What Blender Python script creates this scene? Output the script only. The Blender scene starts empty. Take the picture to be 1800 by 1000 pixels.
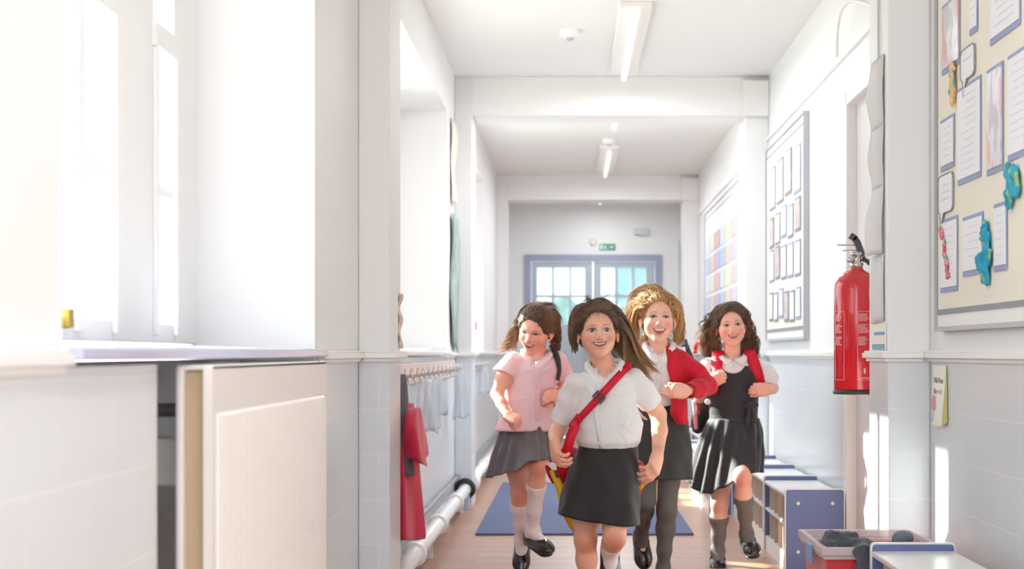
import bpy, math, random
import numpy as np
from mathutils import Vector, Matrix
from mathutils.bvhtree import BVHTree
random.seed(7)
RNG = np.random.default_rng(11)
C = bpy.context.scene.collection
SC = bpy.context.scene

# ------------------------------------------------------------ camera, light, exposure
CAMZ, F, VX, VY = 0.95, 3200.0, 1005.0, 620.0
cam = bpy.data.cameras.new('camera')
cam.sensor_width = 36.0
cam.lens = 36.0 * F / 1800.0
cam.shift_x = -(VX - 900.0) / 1800.0
cam.shift_y = (VY - 500.0) / 1800.0
cam.clip_start, cam.clip_end = 0.05, 300
cam.dof.use_dof = True
cam.dof.focus_distance = 6.3
cam.dof.aperture_fstop = 4.5
camo = bpy.data.objects.new('camera', cam)
C.objects.link(camo)
camo.location = (0, 0, CAMZ)
camo.rotation_euler = (math.radians(90), 0, 0)
SC.camera = camo

w = bpy.data.worlds.new('world'); SC.world = w
w.use_nodes = True
bg = w.node_tree.nodes['Background']
bg.inputs[0].default_value = (0.88, 0.93, 1.0, 1)
bg.inputs[1].default_value = 2.2

sun = bpy.data.lights.new('sun', 'SUN')
sun.energy = 14.0
sun.color = (1.0, 0.94, 0.85)
sun.angle = math.radians(0.8)
suno = bpy.data.objects.new('sun', sun); C.objects.link(suno)
suno.rotation_euler = Vector((1.0, -0.6, -0.69)).to_track_quat('-Z', 'Y').to_euler()
suno.location = (-8, 14, 8)

vs = SC.view_settings
vs.view_transform = 'Standard'; vs.look = 'None'
vs.exposure = 1.0; vs.gamma = 1.0
vs.use_curve_mapping = False
SC.display_settings.display_device = 'sRGB'
SC.cycles.use_denoising = True
SC.cycles.max_bounces = 10
SC.cycles.diffuse_bounces = 6
SC.cycles.transparent_max_bounces = 16
SC.cycles.sample_clamp_indirect = 8.0

# ------------------------------------------------------------ helpers
def lin(c):
    if isinstance(c, str):
        c = tuple(int(c[i:i+2], 16) / 255 for i in (0, 2, 4))
    return tuple(x / 12.92 if x <= 0.04045 else ((x + 0.055) / 1.055) ** 2.4 for x in c[:3])

MATS = {}
def mat(key, col='ffffff', rough=0.5, metal=0.0, bump=0.0, bscale=40.0, stretch=(1, 1, 1), vcol=False, var=0.0,
        sheen=0.0, sss=0.0, coat=0.0, trans=0.0, emit=0.0, alpha=1.0, coord='Object', folds=0.0):
    if key in MATS: return MATS[key]
    m = bpy.data.materials.new(key); m.use_nodes = True
    nt = m.node_tree; N = nt.nodes; L = nt.links
    b = N['Principled BSDF']
    c = lin(col) + (1,)
    b.inputs['Base Color'].default_value = c
    b.inputs['Roughness'].default_value = rough
    b.inputs['Metallic'].default_value = metal
    b.inputs['Sheen Weight'].default_value = sheen
    b.inputs['Coat Weight'].default_value = coat
    b.inputs['Alpha'].default_value = alpha
    if sss:
        b.inputs['Subsurface Weight'].default_value = sss
        b.inputs['Subsurface Radius'].default_value = (1.0, 0.35, 0.2)
        b.inputs['Subsurface Scale'].default_value = 0.006
    if emit:
        b.inputs['Emission Color'].default_value = c
        b.inputs['Emission Strength'].default_value = emit
    src = None
    if vcol:
        a = N.new('ShaderNodeVertexColor'); a.layer_name = 'Col'
        src = a.outputs[0]; L.new(src, b.inputs['Base Color'])
    if bump or var:
        tc = N.new('ShaderNodeTexCoord'); mp = N.new('ShaderNodeMapping')
        mp.inputs['Scale'].default_value = stretch
        L.new(tc.outputs[coord], mp.inputs[0])
        nz = N.new('ShaderNodeTexNoise'); nz.inputs['Scale'].default_value = bscale
        nz.inputs['Detail'].default_value = 4
        L.new(mp.outputs[0], nz.inputs['Vector'])
        if bump:
            bp = N.new('ShaderNodeBump'); bp.inputs['Strength'].default_value = bump
            bp.inputs['Distance'].default_value = 0.01
            L.new(nz.outputs['Fac'], bp.inputs['Height']); L.new(bp.outputs[0], b.inputs['Normal'])
        if var:
            mx = N.new('ShaderNodeMix'); mx.data_type = 'RGBA'; mx.blend_type = 'MULTIPLY'
            mx.inputs['Factor'].default_value = 1.0
            rp = N.new('ShaderNodeMapRange'); rp.inputs['From Min'].default_value = 0.3; rp.inputs['From Max'].default_value = 0.7
            rp.inputs['To Min'].default_value = 1 - var; rp.inputs['To Max'].default_value = 1.0
            L.new(nz.outputs['Fac'], rp.inputs['Value'])
            if src is not None: L.new(src, mx.inputs[6])
            else: mx.inputs[6].default_value = c
            L.new(rp.outputs[0], mx.inputs[7]); L.new(mx.outputs[2], b.inputs['Base Color'])
    if folds:                                   # creases worn into the cloth
        tc = N.new('ShaderNodeTexCoord'); mp = N.new('ShaderNodeMapping'); mp.inputs['Scale'].default_value = (1, 1, 1.6)
        mp.inputs['Rotation'].default_value = (0.3, 0.6, 0)
        L.new(tc.outputs['Object'], mp.inputs[0])
        nz = N.new('ShaderNodeTexNoise'); nz.inputs['Scale'].default_value = 7; nz.inputs['Detail'].default_value = 1.5; nz.inputs['Distortion'].default_value = 1.0
        L.new(mp.outputs[0], nz.inputs['Vector'])
        m1 = N.new('ShaderNodeMath'); m1.operation = 'SUBTRACT'; m1.inputs[1].default_value = 0.5; L.new(nz.outputs['Fac'], m1.inputs[0])
        m2 = N.new('ShaderNodeMath'); m2.operation = 'ABSOLUTE'; L.new(m1.outputs[0], m2.inputs[0])
        m3 = N.new('ShaderNodeMath'); m3.operation = 'POWER'; m3.inputs[1].default_value = 0.6; L.new(m2.outputs[0], m3.inputs[0])
        bp = N.new('ShaderNodeBump'); bp.inputs['Strength'].default_value = folds; bp.inputs['Distance'].default_value = 0.02; bp.invert = True
        L.new(m3.outputs[0], bp.inputs['Height']); L.new(bp.outputs[0], b.inputs['Normal'])
    if trans:                                   # cloth, paper or hair that lets some light through
        t = N.new('ShaderNodeBsdfTranslucent')
        t.inputs[0].default_value = c
        if src is not None: L.new(src, t.inputs[0])
        ms = N.new('ShaderNodeMixShader'); ms.inputs[0].default_value = trans
        L.new(b.outputs[0], ms.inputs[1]); L.new(t.outputs[0], ms.inputs[2])
        L.new(ms.outputs[0], N['Material Output'].inputs[0])
    MATS[key] = m
    return m

def glass_mat(key='window_glass', tint='f4fbfa', op=0.0):
    if key in MATS: return MATS[key]
    m = bpy.data.materials.new(key); m.use_nodes = True
    nt = m.node_tree; N = nt.nodes; L = nt.links
    t = N.new('ShaderNodeBsdfTransparent'); t.inputs[0].default_value = lin(tint) + (1,)
    g = N.new('ShaderNodeBsdfGlossy'); g.inputs['Roughness'].default_value = 0.05
    lw = N.new('ShaderNodeLayerWeight'); lw.inputs[0].default_value = 0.3
    fr = N.new('ShaderNodeMath'); fr.operation = 'MULTIPLY'; fr.inputs[1].default_value = 0.25; L.new(lw.outputs['Facing'], fr.inputs[0])
    ms = N.new('ShaderNodeMixShader')
    L.new(fr.outputs[0], ms.inputs[0]); L.new(t.outputs[0], ms.inputs[1]); L.new(g.outputs[0], ms.inputs[2])
    out = ms.outputs[0]
    if op:
        d = N.new('ShaderNodeBsdfDiffuse'); d.inputs[0].default_value = lin(tint) + (1,)
        m2 = N.new('ShaderNodeMixShader'); m2.inputs[0].default_value = op
        L.new(out, m2.inputs[1]); L.new(d.outputs[0], m2.inputs[2]); out = m2.outputs[0]
    L.new(out, N['Material Output'].inputs[0])
    MATS[key] = m
    return m

def rootloc(o):
    v = Vector((0, 0, 0))
    while o is not None:
        v += Vector(o.location); o = o.parent
    return v

def mk(name, verts, faces, m, parent=None, smooth=False, cols=None, bevel=0.0, solid=0.0, soff=0.0, fmat=None):
    me = bpy.data.meshes.new(name)
    v = np.asarray(verts, dtype=np.float64)
    if parent is not None:
        v = v - np.array(rootloc(parent))
    if isinstance(faces, np.ndarray): faces = faces.tolist()
    me.from_pydata(v.tolist(), [], faces)
    me.update()
    ms = m if isinstance(m, (list, tuple)) else [m]
    for x in ms: me.materials.append(x)
    if fmat is not None: me.polygons.foreach_set('material_index', np.asarray(fmat, dtype=np.int32))
    if smooth: me.polygons.foreach_set('use_smooth', [True] * len(me.polygons))
    if cols is not None:
        a = me.color_attributes.new('Col', 'FLOAT_COLOR', 'POINT')
        cc = np.ones((len(v), 4), dtype=np.float32); cc[:, :3] = cols
        a.data.foreach_set('color', cc.ravel())
    o = bpy.data.objects.new(name, me); C.objects.link(o)
    if parent is not None: o.parent = parent
    if solid:
        s = o.modifiers.new('thickness', 'SOLIDIFY'); s.thickness = solid; s.offset = soff
    if bevel:
        b = o.modifiers.new('bevel', 'BEVEL'); b.width = bevel; b.segments = 2; b.limit_method = 'ANGLE'
    return o

def tag(o, label=None, cat=None, group=None, kind=None):
    if label: o['label'] = label
    if cat: o['category'] = cat
    if group: o['group'] = group
    if kind: o['kind'] = kind
    return o

def thing(name, label, cat, loc=(0, 0, 0), group=None):
    o = bpy.data.objects.new(name, None); C.objects.link(o)
    o.empty_display_size = 0.05
    o.location = loc
    return tag(o, label, cat, group)

class MB:
    def __init__(s): s.v = []; s.f = []; s.m = []; s.c = []
    def add(s, vs, fs, mi=0, col=None):
        n = len(s.v); s.v += [tuple(map(float, p)) for p in vs]
        s.f += [tuple(int(i) + n for i in f) for f in fs]; s.m += [mi] * len(fs)
        s.c += [col if col is not None else (1, 1, 1)] * len(vs)
        return s
    def box(s, x0, x1, y0, y1, z0, z1, mi=0):
        return s.add([(x0, y0, z0), (x1, y0, z0), (x1, y1, z0), (x0, y1, z0), (x0, y0, z1), (x1, y0, z1), (x1, y1, z1), (x0, y1, z1)],
                     [(0, 3, 2, 1), (4, 5, 6, 7), (0, 1, 5, 4), (1, 2, 6, 5), (2, 3, 7, 6), (3, 0, 4, 7)], mi)
    def obox(s, c, ax, h, mi=0):
        c = Vector(c); A = [Vector(a).normalized() * hh for a, hh in zip(ax, h)]
        vs = [c + A[0] * i + A[1] * j + A[2] * k for k in (-1, 1) for i, j in ((-1, -1), (1, -1), (1, 1), (-1, 1))]
        return s.add(vs, [(0, 3, 2, 1), (4, 5, 6, 7), (0, 1, 5, 4), (1, 2, 6, 5), (2, 3, 7, 6), (3, 0, 4, 7)], mi)
    def tube(s, pts, r, n=10, cap=True, mi=0, col=None):
        pts = [Vector(p) for p in pts]; k = len(pts)
        if not isinstance(r, (list, tuple)): r = [r] * k
        base = len(s.v); vs = []; fs = []
        prev = None
        for i, p in enumerate(pts):
            t = (pts[min(i + 1, k - 1)] - pts[max(i - 1, 0)]).normalized()
            if prev is None:
                u = t.orthogonal().normalized()
            else:
                u = prev - t * prev.dot(t)
                u = u.normalized() if u.length > 1e-6 else t.orthogonal().normalized()
            prev = u; w_ = t.cross(u)
            for j in range(n):
                a = 2 * math.pi * j / n
                vs.append(p + (u * math.cos(a) + w_ * math.sin(a)) * r[i])
        for i in range(k - 1):
            for j in range(n):
                j2 = (j + 1) % n
                fs.append((i * n + j, i * n + j2, (i + 1) * n + j2, (i + 1) * n + j))
        if cap:
            fs.append(tuple(range(n - 1, -1, -1))); fs.append(tuple((k - 1) * n + j for j in range(n)))
        return s.add(vs, fs, mi, col)
    def lathe(s, prof, c, n=32, mi=0, axis='z'):
        vs = []; fs = []; k = len(prof)
        for r, h in prof:
            for j in range(n):
                a = 2 * math.pi * j / n
                x, y, z = r * math.cos(a), r * math.sin(a), h
                if axis == 'x': x, y, z = z, x, y
                if axis == 'y': x, y, z = x, -z, y
                vs.append((c[0] + x, c[1] + y, c[2] + z))
        for i in range(k - 1):
            for j in range(n):
                j2 = (j + 1) % n
                fs.append((i * n + j, i * n + j2, (i + 1) * n + j2, (i + 1) * n + j))
        return s.add(vs, fs, mi)
    def strip(s, A, B, mi=0, col=None):
        n = len(A)
        return s.add(list(A) + list(B), [(i, i + 1, n + i + 1, n + i) for i in range(n - 1)], mi, col)
    def poly(s, pts, mi=0):
        return s.add(pts, [tuple(range(len(pts)))], mi)
    def build(s, name, m, parent=None, **k):
        multi = isinstance(m, (list, tuple))
        return mk(name, s.v, s.f, m, parent, fmat=s.m if multi else None, **k)

def PX(px, py, Y):
    return Vector(((px - VX) / F * Y, Y, CAMZ - (py - VY) / F * Y))
def on_x(px, X):                                   # depth at which lateral plane X is seen at px
    return F * X / (px - VX)

# ------------------------------------------------------------ implicit surfaces
def smin(a, b, k):
    h = np.maximum(k - np.abs(a - b), 0) / k
    return np.minimum(a, b) - h * h * k * 0.25
def smax(a, b, k): return -smin(-a, -b, k)

class SDF:
    def __init__(s): s.p = []
    def cone(s, a, b, ra, rb, k=0.012, op='u'):
        a = np.array(a, float); b = np.array(b, float); r = max(ra, rb)
        s.p.append(('c', (a, b, ra, rb), np.minimum(a, b) - r, np.maximum(a, b) + r, k, op)); return s
    def chain(s, pts, rs, k=0.012, op='u'):
        for i in range(len(pts) - 1): s.cone(pts[i], pts[i + 1], rs[i], rs[i + 1], k, op)
        return s
    def ell(s, c, r, R=None, k=0.012, op='u'):
        c = np.array(c, float); r = np.array(r, float)
        R = np.eye(3) if R is None else np.array(R, float)      # rows: local axes in world
        ext = np.sqrt(((R * r[:, None]) ** 2).sum(0))
        s.p.append(('e', (c, r, R), c - ext, c + ext, k, op)); return s
    def loft(s, secs, k=0.012, op='u', sq=2.0):
        secs = np.array(sorted(secs), float)                    # z, cx, cy, rx, ry
        lo = np.array([(secs[:, 1] - secs[:, 3]).min(), (secs[:, 2] - secs[:, 4]).min(), secs[0, 0]])
        hi = np.array([(secs[:, 1] + secs[:, 3]).max(), (secs[:, 2] + secs[:, 4]).max(), secs[-1, 0]])
        s.p.append(('l', (secs, sq), lo, hi, k, op)); return s
    def plane(s, pt, n, lo, hi, k=0.003):                       # removes the side the normal points to, within a box
        s.p.append(('p', (np.array(pt, float), np.array(n, float) / np.linalg.norm(n)), np.array(lo, float), np.array(hi, float), k, 's')); return s
    def mesh(s, h, lo=None, hi=None, pad=0.012):
        us = [q for q in s.p if q[5] == 'u']
        L = np.min([q[2] for q in us], 0) - pad; H = np.max([q[3] for q in us], 0) + pad
        if lo is not None: L = np.maximum(L, lo); H = np.minimum(H, hi)
        n = np.ceil((H - L) / h).astype(int) + 1
        f = np.full(n, 0.06, dtype=np.float32)
        ax = [L[i] + h * np.arange(n[i]) for i in range(3)]
        for ty, pr, plo, phi, k, op in s.p:
            mg = 0.0 if ty == 'p' else max(0.02, k * 1.3)
            i0 = np.clip(np.floor((plo - mg - L) / h).astype(int), 0, n); i1 = np.clip(np.ceil((phi + mg - L) / h).astype(int) + 1, 0, n)
            if np.any(i1 <= i0): continue
            sl = tuple(slice(i0[i], i1[i]) for i in range(3))
            X = ax[0][sl[0]][:, None, None]; Y = ax[1][sl[1]][None, :, None]; Z = ax[2][sl[2]][None, None, :]
            if ty == 'c':
                a, b, ra, rb = pr; d = b - a; dd = max(d @ d, 1e-12)
                t = np.clip(((X - a[0]) * d[0] + (Y - a[1]) * d[1] + (Z - a[2]) * d[2]) / dd, 0, 1)
                v = np.sqrt((X - a[0] - t * d[0]) ** 2 + (Y - a[1] - t * d[1]) ** 2 + (Z - a[2] - t * d[2]) ** 2) - (ra + t * (rb - ra))
            elif ty == 'e':
                c, r, R = pr
                q = [(X - c[0]) * R[i, 0] + (Y - c[1]) * R[i, 1] + (Z - c[2]) * R[i, 2] for i in range(3)]
                k0 = np.sqrt(sum((q[i] / r[i]) ** 2 for i in range(3)))
                k1 = np.sqrt(sum((q[i] / r[i] ** 2) ** 2 for i in range(3))) + 1e-9
                v = k0 * (k0 - 1) / k1
            elif ty == 'l':
                se, sq = pr; z = ax[2][sl[2]]
                cx, cy, rx, ry = [np.interp(z, se[:, 0], se[:, j])[None, None, :] for j in (1, 2, 3, 4)]
                q = (np.abs((X - cx) / rx) ** sq + np.abs((Y - cy) / ry) ** sq) ** (1 / sq)
                v = (q - 1) * np.minimum(rx, ry)
                v = smax(smax(v, Z - se[-1, 0], 0.02), se[0, 0] - Z, 0.012)
            else:
                pt, nn = pr
                v = -((X - pt[0]) * nn[0] + (Y - pt[1]) * nn[1] + (Z - pt[2]) * nn[2])
            g = f[sl]
            f[sl] = (smin(g, v, k) if op == 'u' else smax(g, -v, k)).astype(np.float32)
        return surfnet(f, L, h)

def surfnet(f, org, h):
    f = f.copy(); f[0] = f[-1] = 0.05; f[:, 0] = f[:, -1] = 0.05; f[:, :, 0] = f[:, :, -1] = 0.05
    s = (f < 0)
    def cs(a, i, j, k): return a[i:a.shape[0] - 1 + i, j:a.shape[1] - 1 + j, k:a.shape[2] - 1 + k]
    cnt = sum(cs(s, i, j, k).astype(np.int8) for i in (0, 1) for j in (0, 1) for k in (0, 1))
    cells = np.argwhere((cnt > 0) & (cnt < 8))
    idx = np.full(cnt.shape, -1, dtype=np.int64); idx[tuple(cells.T)] = np.arange(len(cells))
    pos = np.zeros((len(cells), 3)); num = np.zeros(len(cells))
    cr = [(i, j, k) for i in (0, 1) for j in (0, 1) for k in (0, 1)]
    for a in cr:
        for ax_ in range(3):
            if a[ax_]: continue
            b = list(a); b[ax_] = 1
            fa = f[tuple((cells + a).T)]; fb = f[tuple((cells + b).T)]
            x = (fa < 0) != (fb < 0)
            t = np.where(x, fa / np.where(x, fa - fb, 1), 0)
            P = np.array(a, float)[None] + t[:, None] * (np.array(b) - np.array(a))[None]
            pos[x] += P[x]; num[x] += 1
    V = org + h * (cells + pos / num[:, None])
    Fs = []
    for ax_ in range(3):
        o1, o2 = [(1, 2), (2, 0), (0, 1)][ax_]
        sh = [slice(None)] * 3; sh2 = [slice(None)] * 3
        sh[ax_] = slice(0, -1); sh2[ax_] = slice(1, None)
        e = np.argwhere(s[tuple(sh)] != s[tuple(sh2)])
        e = e[(e[:, o1] > 0) & (e[:, o2] > 0)]
        d1 = np.zeros(3, int); d1[o1] = 1; d2 = np.zeros(3, int); d2[o2] = 1
        q = np.stack([idx[tuple((e - d1 - d2).T)], idx[tuple((e - d2).T)], idx[tuple(e.T)], idx[tuple((e - d1).T)]], 1)
        inside = s[tuple(e.T)]
        q[~inside] = q[~inside][:, ::-1]
        Fs.append(q)
    return V, np.concatenate(Fs)

def vnormals(V, Fq):
    a, b, c, d = (V[Fq[:, i]] for i in range(4))
    n = np.cross(c - a, d - b)
    N_ = np.zeros_like(V)
    for i in range(4): np.add.at(N_, Fq[:, i], n)
    return N_ / (np.linalg.norm(N_, axis=1, keepdims=True) + 1e-12)

def wrinkle(V, seed, amp, scale=1.0, dirs=None):
    r = np.random.default_rng(seed); out = np.zeros(len(V))
    for o in range(7):
        d = r.normal(size=3) if dirs is None else np.array(dirs[o % len(dirs)]) + r.normal(size=3) * 0.25
        d /= np.linalg.norm(d); fr = (28 + 22 * o * 0.6) * scale
        w2 = r.normal(size=3); w2 /= np.linalg.norm(w2)
        ph = V @ d * fr + 1.8 * np.sin(V @ w2 * 17 * scale + r.uniform(0, 6)) + r.uniform(0, 6)
        m = 0.5 + 0.5 * np.sin(V @ r.normal(size=3) * 9 + r.uniform(0, 6))
        out += (1 - np.abs(np.sin(ph * 0.5)) * 2) * m / (1 + 0.35 * o)
    return out * amp * 0.4
# ------------------------------------------------------------ the setting
def wall_material():
    m = bpy.data.materials.new('painted_wall_and_tile'); m.use_nodes = True
    nt = m.node_tree; N = nt.nodes; L = nt.links; b = N['Principled BSDF']
    g = N.new('ShaderNodeNewGeometry'); sx = N.new('ShaderNodeSeparateXYZ'); L.new(g.outputs['Position'], sx.inputs[0])
    ad = N.new('ShaderNodeMath'); ad.operation = 'ADD'; L.new(sx.outputs[0], ad.inputs[0]); L.new(sx.outputs[1], ad.inputs[1])
    cb = N.new('ShaderNodeCombineXYZ'); L.new(ad.outputs[0], cb.inputs[0]); L.new(sx.outputs[2], cb.inputs[1])
    br = N.new('ShaderNodeTexBrick'); L.new(cb.outputs[0], br.inputs['Vector'])
    br.inputs['Scale'].default_value = 1.0
    br.inputs['Brick Width'].default_value = 0.305; br.inputs['Row Height'].default_value = 0.152
    br.inputs['Mortar Size'].default_value = 0.0022; br.inputs['Mortar Smooth'].default_value = 0.4
    br.inputs['Color1'].default_value = (0.69, 0.71, 0.745, 1); br.inputs['Color2'].default_value = (0.71, 0.73, 0.76, 1)
    br.inputs['Mortar'].default_value = (0.80, 0.81, 0.82, 1)
    lt = N.new('ShaderNodeMath'); lt.operation = 'LESS_THAN'; lt.inputs[1].default_value = 0.93; L.new(sx.outputs[2], lt.inputs[0])
    mx = N.new('ShaderNodeMix'); mx.data_type = 'RGBA'; L.new(lt.outputs[0], mx.inputs['Factor'])
    mx.inputs[6].default_value = (0.84, 0.83, 0.83, 1); L.new(br.outputs['Color'], mx.inputs[7])
    L.new(mx.outputs[2], b.inputs['Base Color'])
    rr = N.new('ShaderNodeMapRange'); rr.inputs['To Min'].default_value = 0.55; rr.inputs['To Max'].default_value = 0.28
    L.new(lt.outputs[0], rr.inputs['Value']); L.new(rr.outputs[0], b.inputs['Roughness'])
    mu = N.new('ShaderNodeMath'); mu.operation = 'MULTIPLY'; L.new(br.outputs['Fac'], mu.inputs[0]); L.new(lt.outputs[0], mu.inputs[1])
    nz = N.new('ShaderNodeTexNoise'); nz.inputs['Scale'].default_value = 9.0; L.new(g.outputs['Position'], nz.inputs['Vector'])
    sc_ = N.new('ShaderNodeMath'); sc_.operation = 'MULTIPLY_ADD'; sc_.inputs[1].default_value = -1.0
    L.new(mu.outputs[0], sc_.inputs[0])
    n2 = N.new('ShaderNodeMath'); n2.operation = 'MULTIPLY'; n2.inputs[1].default_value = 0.5; L.new(nz.outputs['Fac'], n2.inputs[0])
    L.new(n2.outputs[0], sc_.inputs[2])
    bp = N.new('ShaderNodeBump'); bp.inputs['Strength'].default_value = 0.35; bp.inputs['Distance'].default_value = 0.004
    L.new(sc_.outputs[0], bp.inputs['Height']); L.new(bp.outputs[0], b.inputs['Normal'])
    return m
def floor_material():
    m = bpy.data.materials.new('worn_wood_floor'); m.use_nodes = True
    nt = m.node_tree; N = nt.nodes; L = nt.links; b = N['Principled BSDF']
    g = N.new('ShaderNodeNewGeometry')
    br = N.new('ShaderNodeTexBrick'); L.new(g.outputs['Position'], br.inputs['Vector'])
    br.inputs['Scale'].default_value = 1.0; br.inputs['Brick Width'].default_value = 0.9; br.inputs['Row Height'].default_value = 0.07
    br.inputs['Mortar Size'].default_value = 0.0015
    br.inputs['Color1'].default_value = lin('a5765c') + (1,); br.inputs['Color2'].default_value = lin('b48a70') + (1,)
    br.inputs['Mortar'].default_value = lin('6e4636') + (1,)
    mp = N.new('ShaderNodeMapping'); mp.inputs['Scale'].default_value = (1.5, 14, 1); L.new(g.outputs['Position'], mp.inputs[0])
    nz = N.new('ShaderNodeTexNoise'); nz.inputs['Scale'].default_value = 2.5; nz.inputs['Detail'].default_value = 5; L.new(mp.outputs[0], nz.inputs['Vector'])
    mr = N.new('ShaderNodeMapRange'); mr.inputs['To Min'].default_value = 0.78; mr.inputs['To Max'].default_value = 1.15
    L.new(nz.outputs['Fac'], mr.inputs['Value'])
    mx = N.new('ShaderNodeMix'); mx.data_type = 'RGBA'; mx.blend_type = 'MULTIPLY'; mx.inputs['Factor'].default_value = 1
    L.new(br.outputs['Color'], mx.inputs[6]); L.new(mr.outputs[0], mx.inputs[7]); L.new(mx.outputs[2], b.inputs['Base Color'])
    b.inputs['Roughness'].default_value = 0.34
    b.inputs['Coat Weight'].default_value = 0.15; b.inputs['Coat Roughness'].default_value = 0.2
    bp = N.new('ShaderNodeBump'); bp.inputs['Strength'].default_value = 0.15; bp.inputs['Distance'].default_value = 0.003
    L.new(nz.outputs['Fac'], bp.inputs['Height']); L.new(bp.outputs[0], b.inputs['Normal'])
    return m
M_wall = wall_material(); M_floor = floor_material()
M_white = mat('white_gloss_paint', 'f1efee', 0.3)
M_ceil = mat('ceiling_paint', 'f0eeec', 0.6)
M_sill = mat('lavender_sill_paint', 'c3c6e0', 0.14, bump=0.03, bscale=12)
M_bluedoor = mat('pale_blue_door_paint', 'b6bfc9', 0.35)
M_frameblue = mat('lavender_blue_frame_paint', '9c9eb6', 0.35)
M_glass = glass_mat()
def struct(name, mb, m, parent=None, **k):
    o = mb.build(name, m, parent, **k)
    if parent is None: o['kind'] = 'structure'
    return o

XL, XR, PL, PR = -0.72, 1.21, -0.614, 1.067
XW, XO = -1.05, -1.30
Y0R, Y1R, ZC = -0.2, 20.4, 2.65
struct('floor', MB().box(XO, 1.5, Y0R, Y1R + 0.1, -0.08, 0), M_floor)
struct('ground', MB().box(-40, 40, -10, 70, -0.30, -0.12), mat('outdoor_paving', 'b9b8b2', 0.9))
struct('ceiling', MB().box(XO, 1.5, Y0R, Y1R + 0.1, ZC, ZC + 0.1), M_ceil)
b = MB()
for y0, y1 in ((Y0R, 2.57), (5.10, 6.6), (10.5, 12.0), (14.9, Y1R)): b.box(XO, XL, y0, y1, 0, ZC)
for y0, y1 in ((2.57, 5.10), (6.6, 10.5), (12.0, 14.9)): b.box(XO, XL, y0, y1, 2.35, ZC)
for y0, y1 in ((2.57, 3.16), (6.6, 10.5), (12.0, 14.9)): b.box(XO, XL, y0, y1, 0, 0.93)
b.box(XO, -0.93, 3.16, 5.10, 0, 0.93)
for y0, y1 in ((6.6, 7.2), (9.5, 10.5), (12.0, 12.3), (14.0, 14.9)): b.box(XO, XW, y0, y1, 0.93, 2.35)
struct('wall_left', b, M_wall)
DY0, DY1 = 7.2, 7.95
b = MB(); b.box(XR, 1.42, Y0R, DY0, 0, ZC).box(XR, 1.42, DY1, Y1R, 0, ZC).box(XR, 1.42, DY0, DY1, 2.04, ZC)
struct('wall_right', b, M_wall)
b = MB(); b.box(XO, -0.529, Y1R, Y1R + 0.2, 0, ZC).box(1.006, 1.42, Y1R, Y1R + 0.2, 0, ZC).box(-0.529, 1.006, Y1R, Y1R + 0.2, 2.05, ZC)
struct('wall_back', b, M_wall)
for y0, y1 in ((6.14, 6.53), (11.2, 11.6), (17.4, 17.8)):
    struct('pillar', MB().box(XL, PL, y0, y1, 0, ZC), M_wall, bevel=0.006)
    struct('pillar', MB().box(PR, XR, y0, y1, 0, ZC), M_wall, bevel=0.006)
    struct('beam', MB().box(PL, PR, y0, y1, 2.41, ZC), M_ceil, bevel=0.004)
    struct('corbel', MB().box(PR - 0.02, XR - 0.001, y0 - 0.06, y0, 2.40, 2.62), M_ceil, bevel=0.006)
def rail_prof(X, sgn, y0, y1, b):        # dado rail along a wall face X, sgn = towards the corridor
    for dz0, dz1, pr in ((0.920, 0.932, 0.012), (0.932, 0.950, 0.026), (0.950, 0.957, 0.018)):
        b.box(min(X, X + sgn * pr), max(X, X + sgn * pr), y0, y1, dz0, dz1)
def rail_face(Yf, x0, x1, b):
    for dz0, dz1, pr in ((0.920, 0.932, 0.012), (0.932, 0.950, 0.026), (0.950, 0.957, 0.018)):
        b.box(x0 - pr if x0 < 0 else x0 - pr, x1 + (pr if x1 < 0 else 0), Yf - pr, Yf, dz0, dz1)
b = MB()
for y0, y1 in ((Y0R, 2.55), (5.13, 6.14), (6.53, 6.6), (10.5, 11.2), (11.6, 12.0), (14.9, 17.4), (17.8, Y1R)): rail_prof(XL, 1, y0, y1, b)
for y0, y1 in ((6.14, 6.53), (11.2, 11.6), (17.4, 17.8)):
    rail_prof(PL, 1, y0, y1, b); rail_face(y0, XL + 0.026, PL, b)
struct('trim_1', b, M_white, bevel=0.002)
b = MB()
for y0, y1 in ((Y0R, 6.14), (6.53, 7.13), (8.02, 11.2), (11.6, 17.4), (17.8, Y1R)): rail_prof(XR, -1, y0, y1, b)
for y0, y1 in ((6.14, 6.53), (11.2, 11.6), (17.4, 17.8)):
    rail_prof(PR, -1, y0, y1, b); rail_face(y0, PR, XR - 0.026, b)
struct('trim_2', b, M_white, bevel=0.002)
b = MB()
for y0, y1 in ((Y0R, 6.14), (6.53, 7.13), (8.02, 11.2), (11.6, 17.4), (17.8, Y1R)): b.box(XR - 0.014, XR, y0, y1, 0, 0.10)
struct('baseboard_right', b, M_white, bevel=0.003)
b = MB()
for y0, y1 in ((Y0R, 3.16), (5.10, 6.14), (6.53, 11.2), (11.6, 17.4), (17.8, Y1R)): b.box(XL, XL + 0.014, y0, y1, 0, 0.10)
struct('baseboard_left', b, M_white, bevel=0.003)

# window sills: the near one is painted lavender
def sill(name, y0, y1, m):
    b = MB(); x0, x1 = XW - 0.02, -0.685
    b.add([(x0, y0, 0.938), (x1, y0, 0.938), (x1, y1, 0.938), (x0, y1, 0.938), (x0, y0, 0.972), (x1, y0, 0.960), (x1, y1, 0.960), (x0, y1, 0.972)],
          [(0, 3, 2, 1), (4, 5, 6, 7), (0, 1, 5, 4), (1, 2, 6, 5), (2, 3, 7, 6), (3, 0, 4, 7)])
    return struct(name, b, m, bevel=0.005)
sill('window_sill', 2.55, 5.13, M_sill)
sill('window_sill', 6.62, 10.48, M_white)
sill('window_sill', 12.02, 14.88, M_white)

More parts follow.
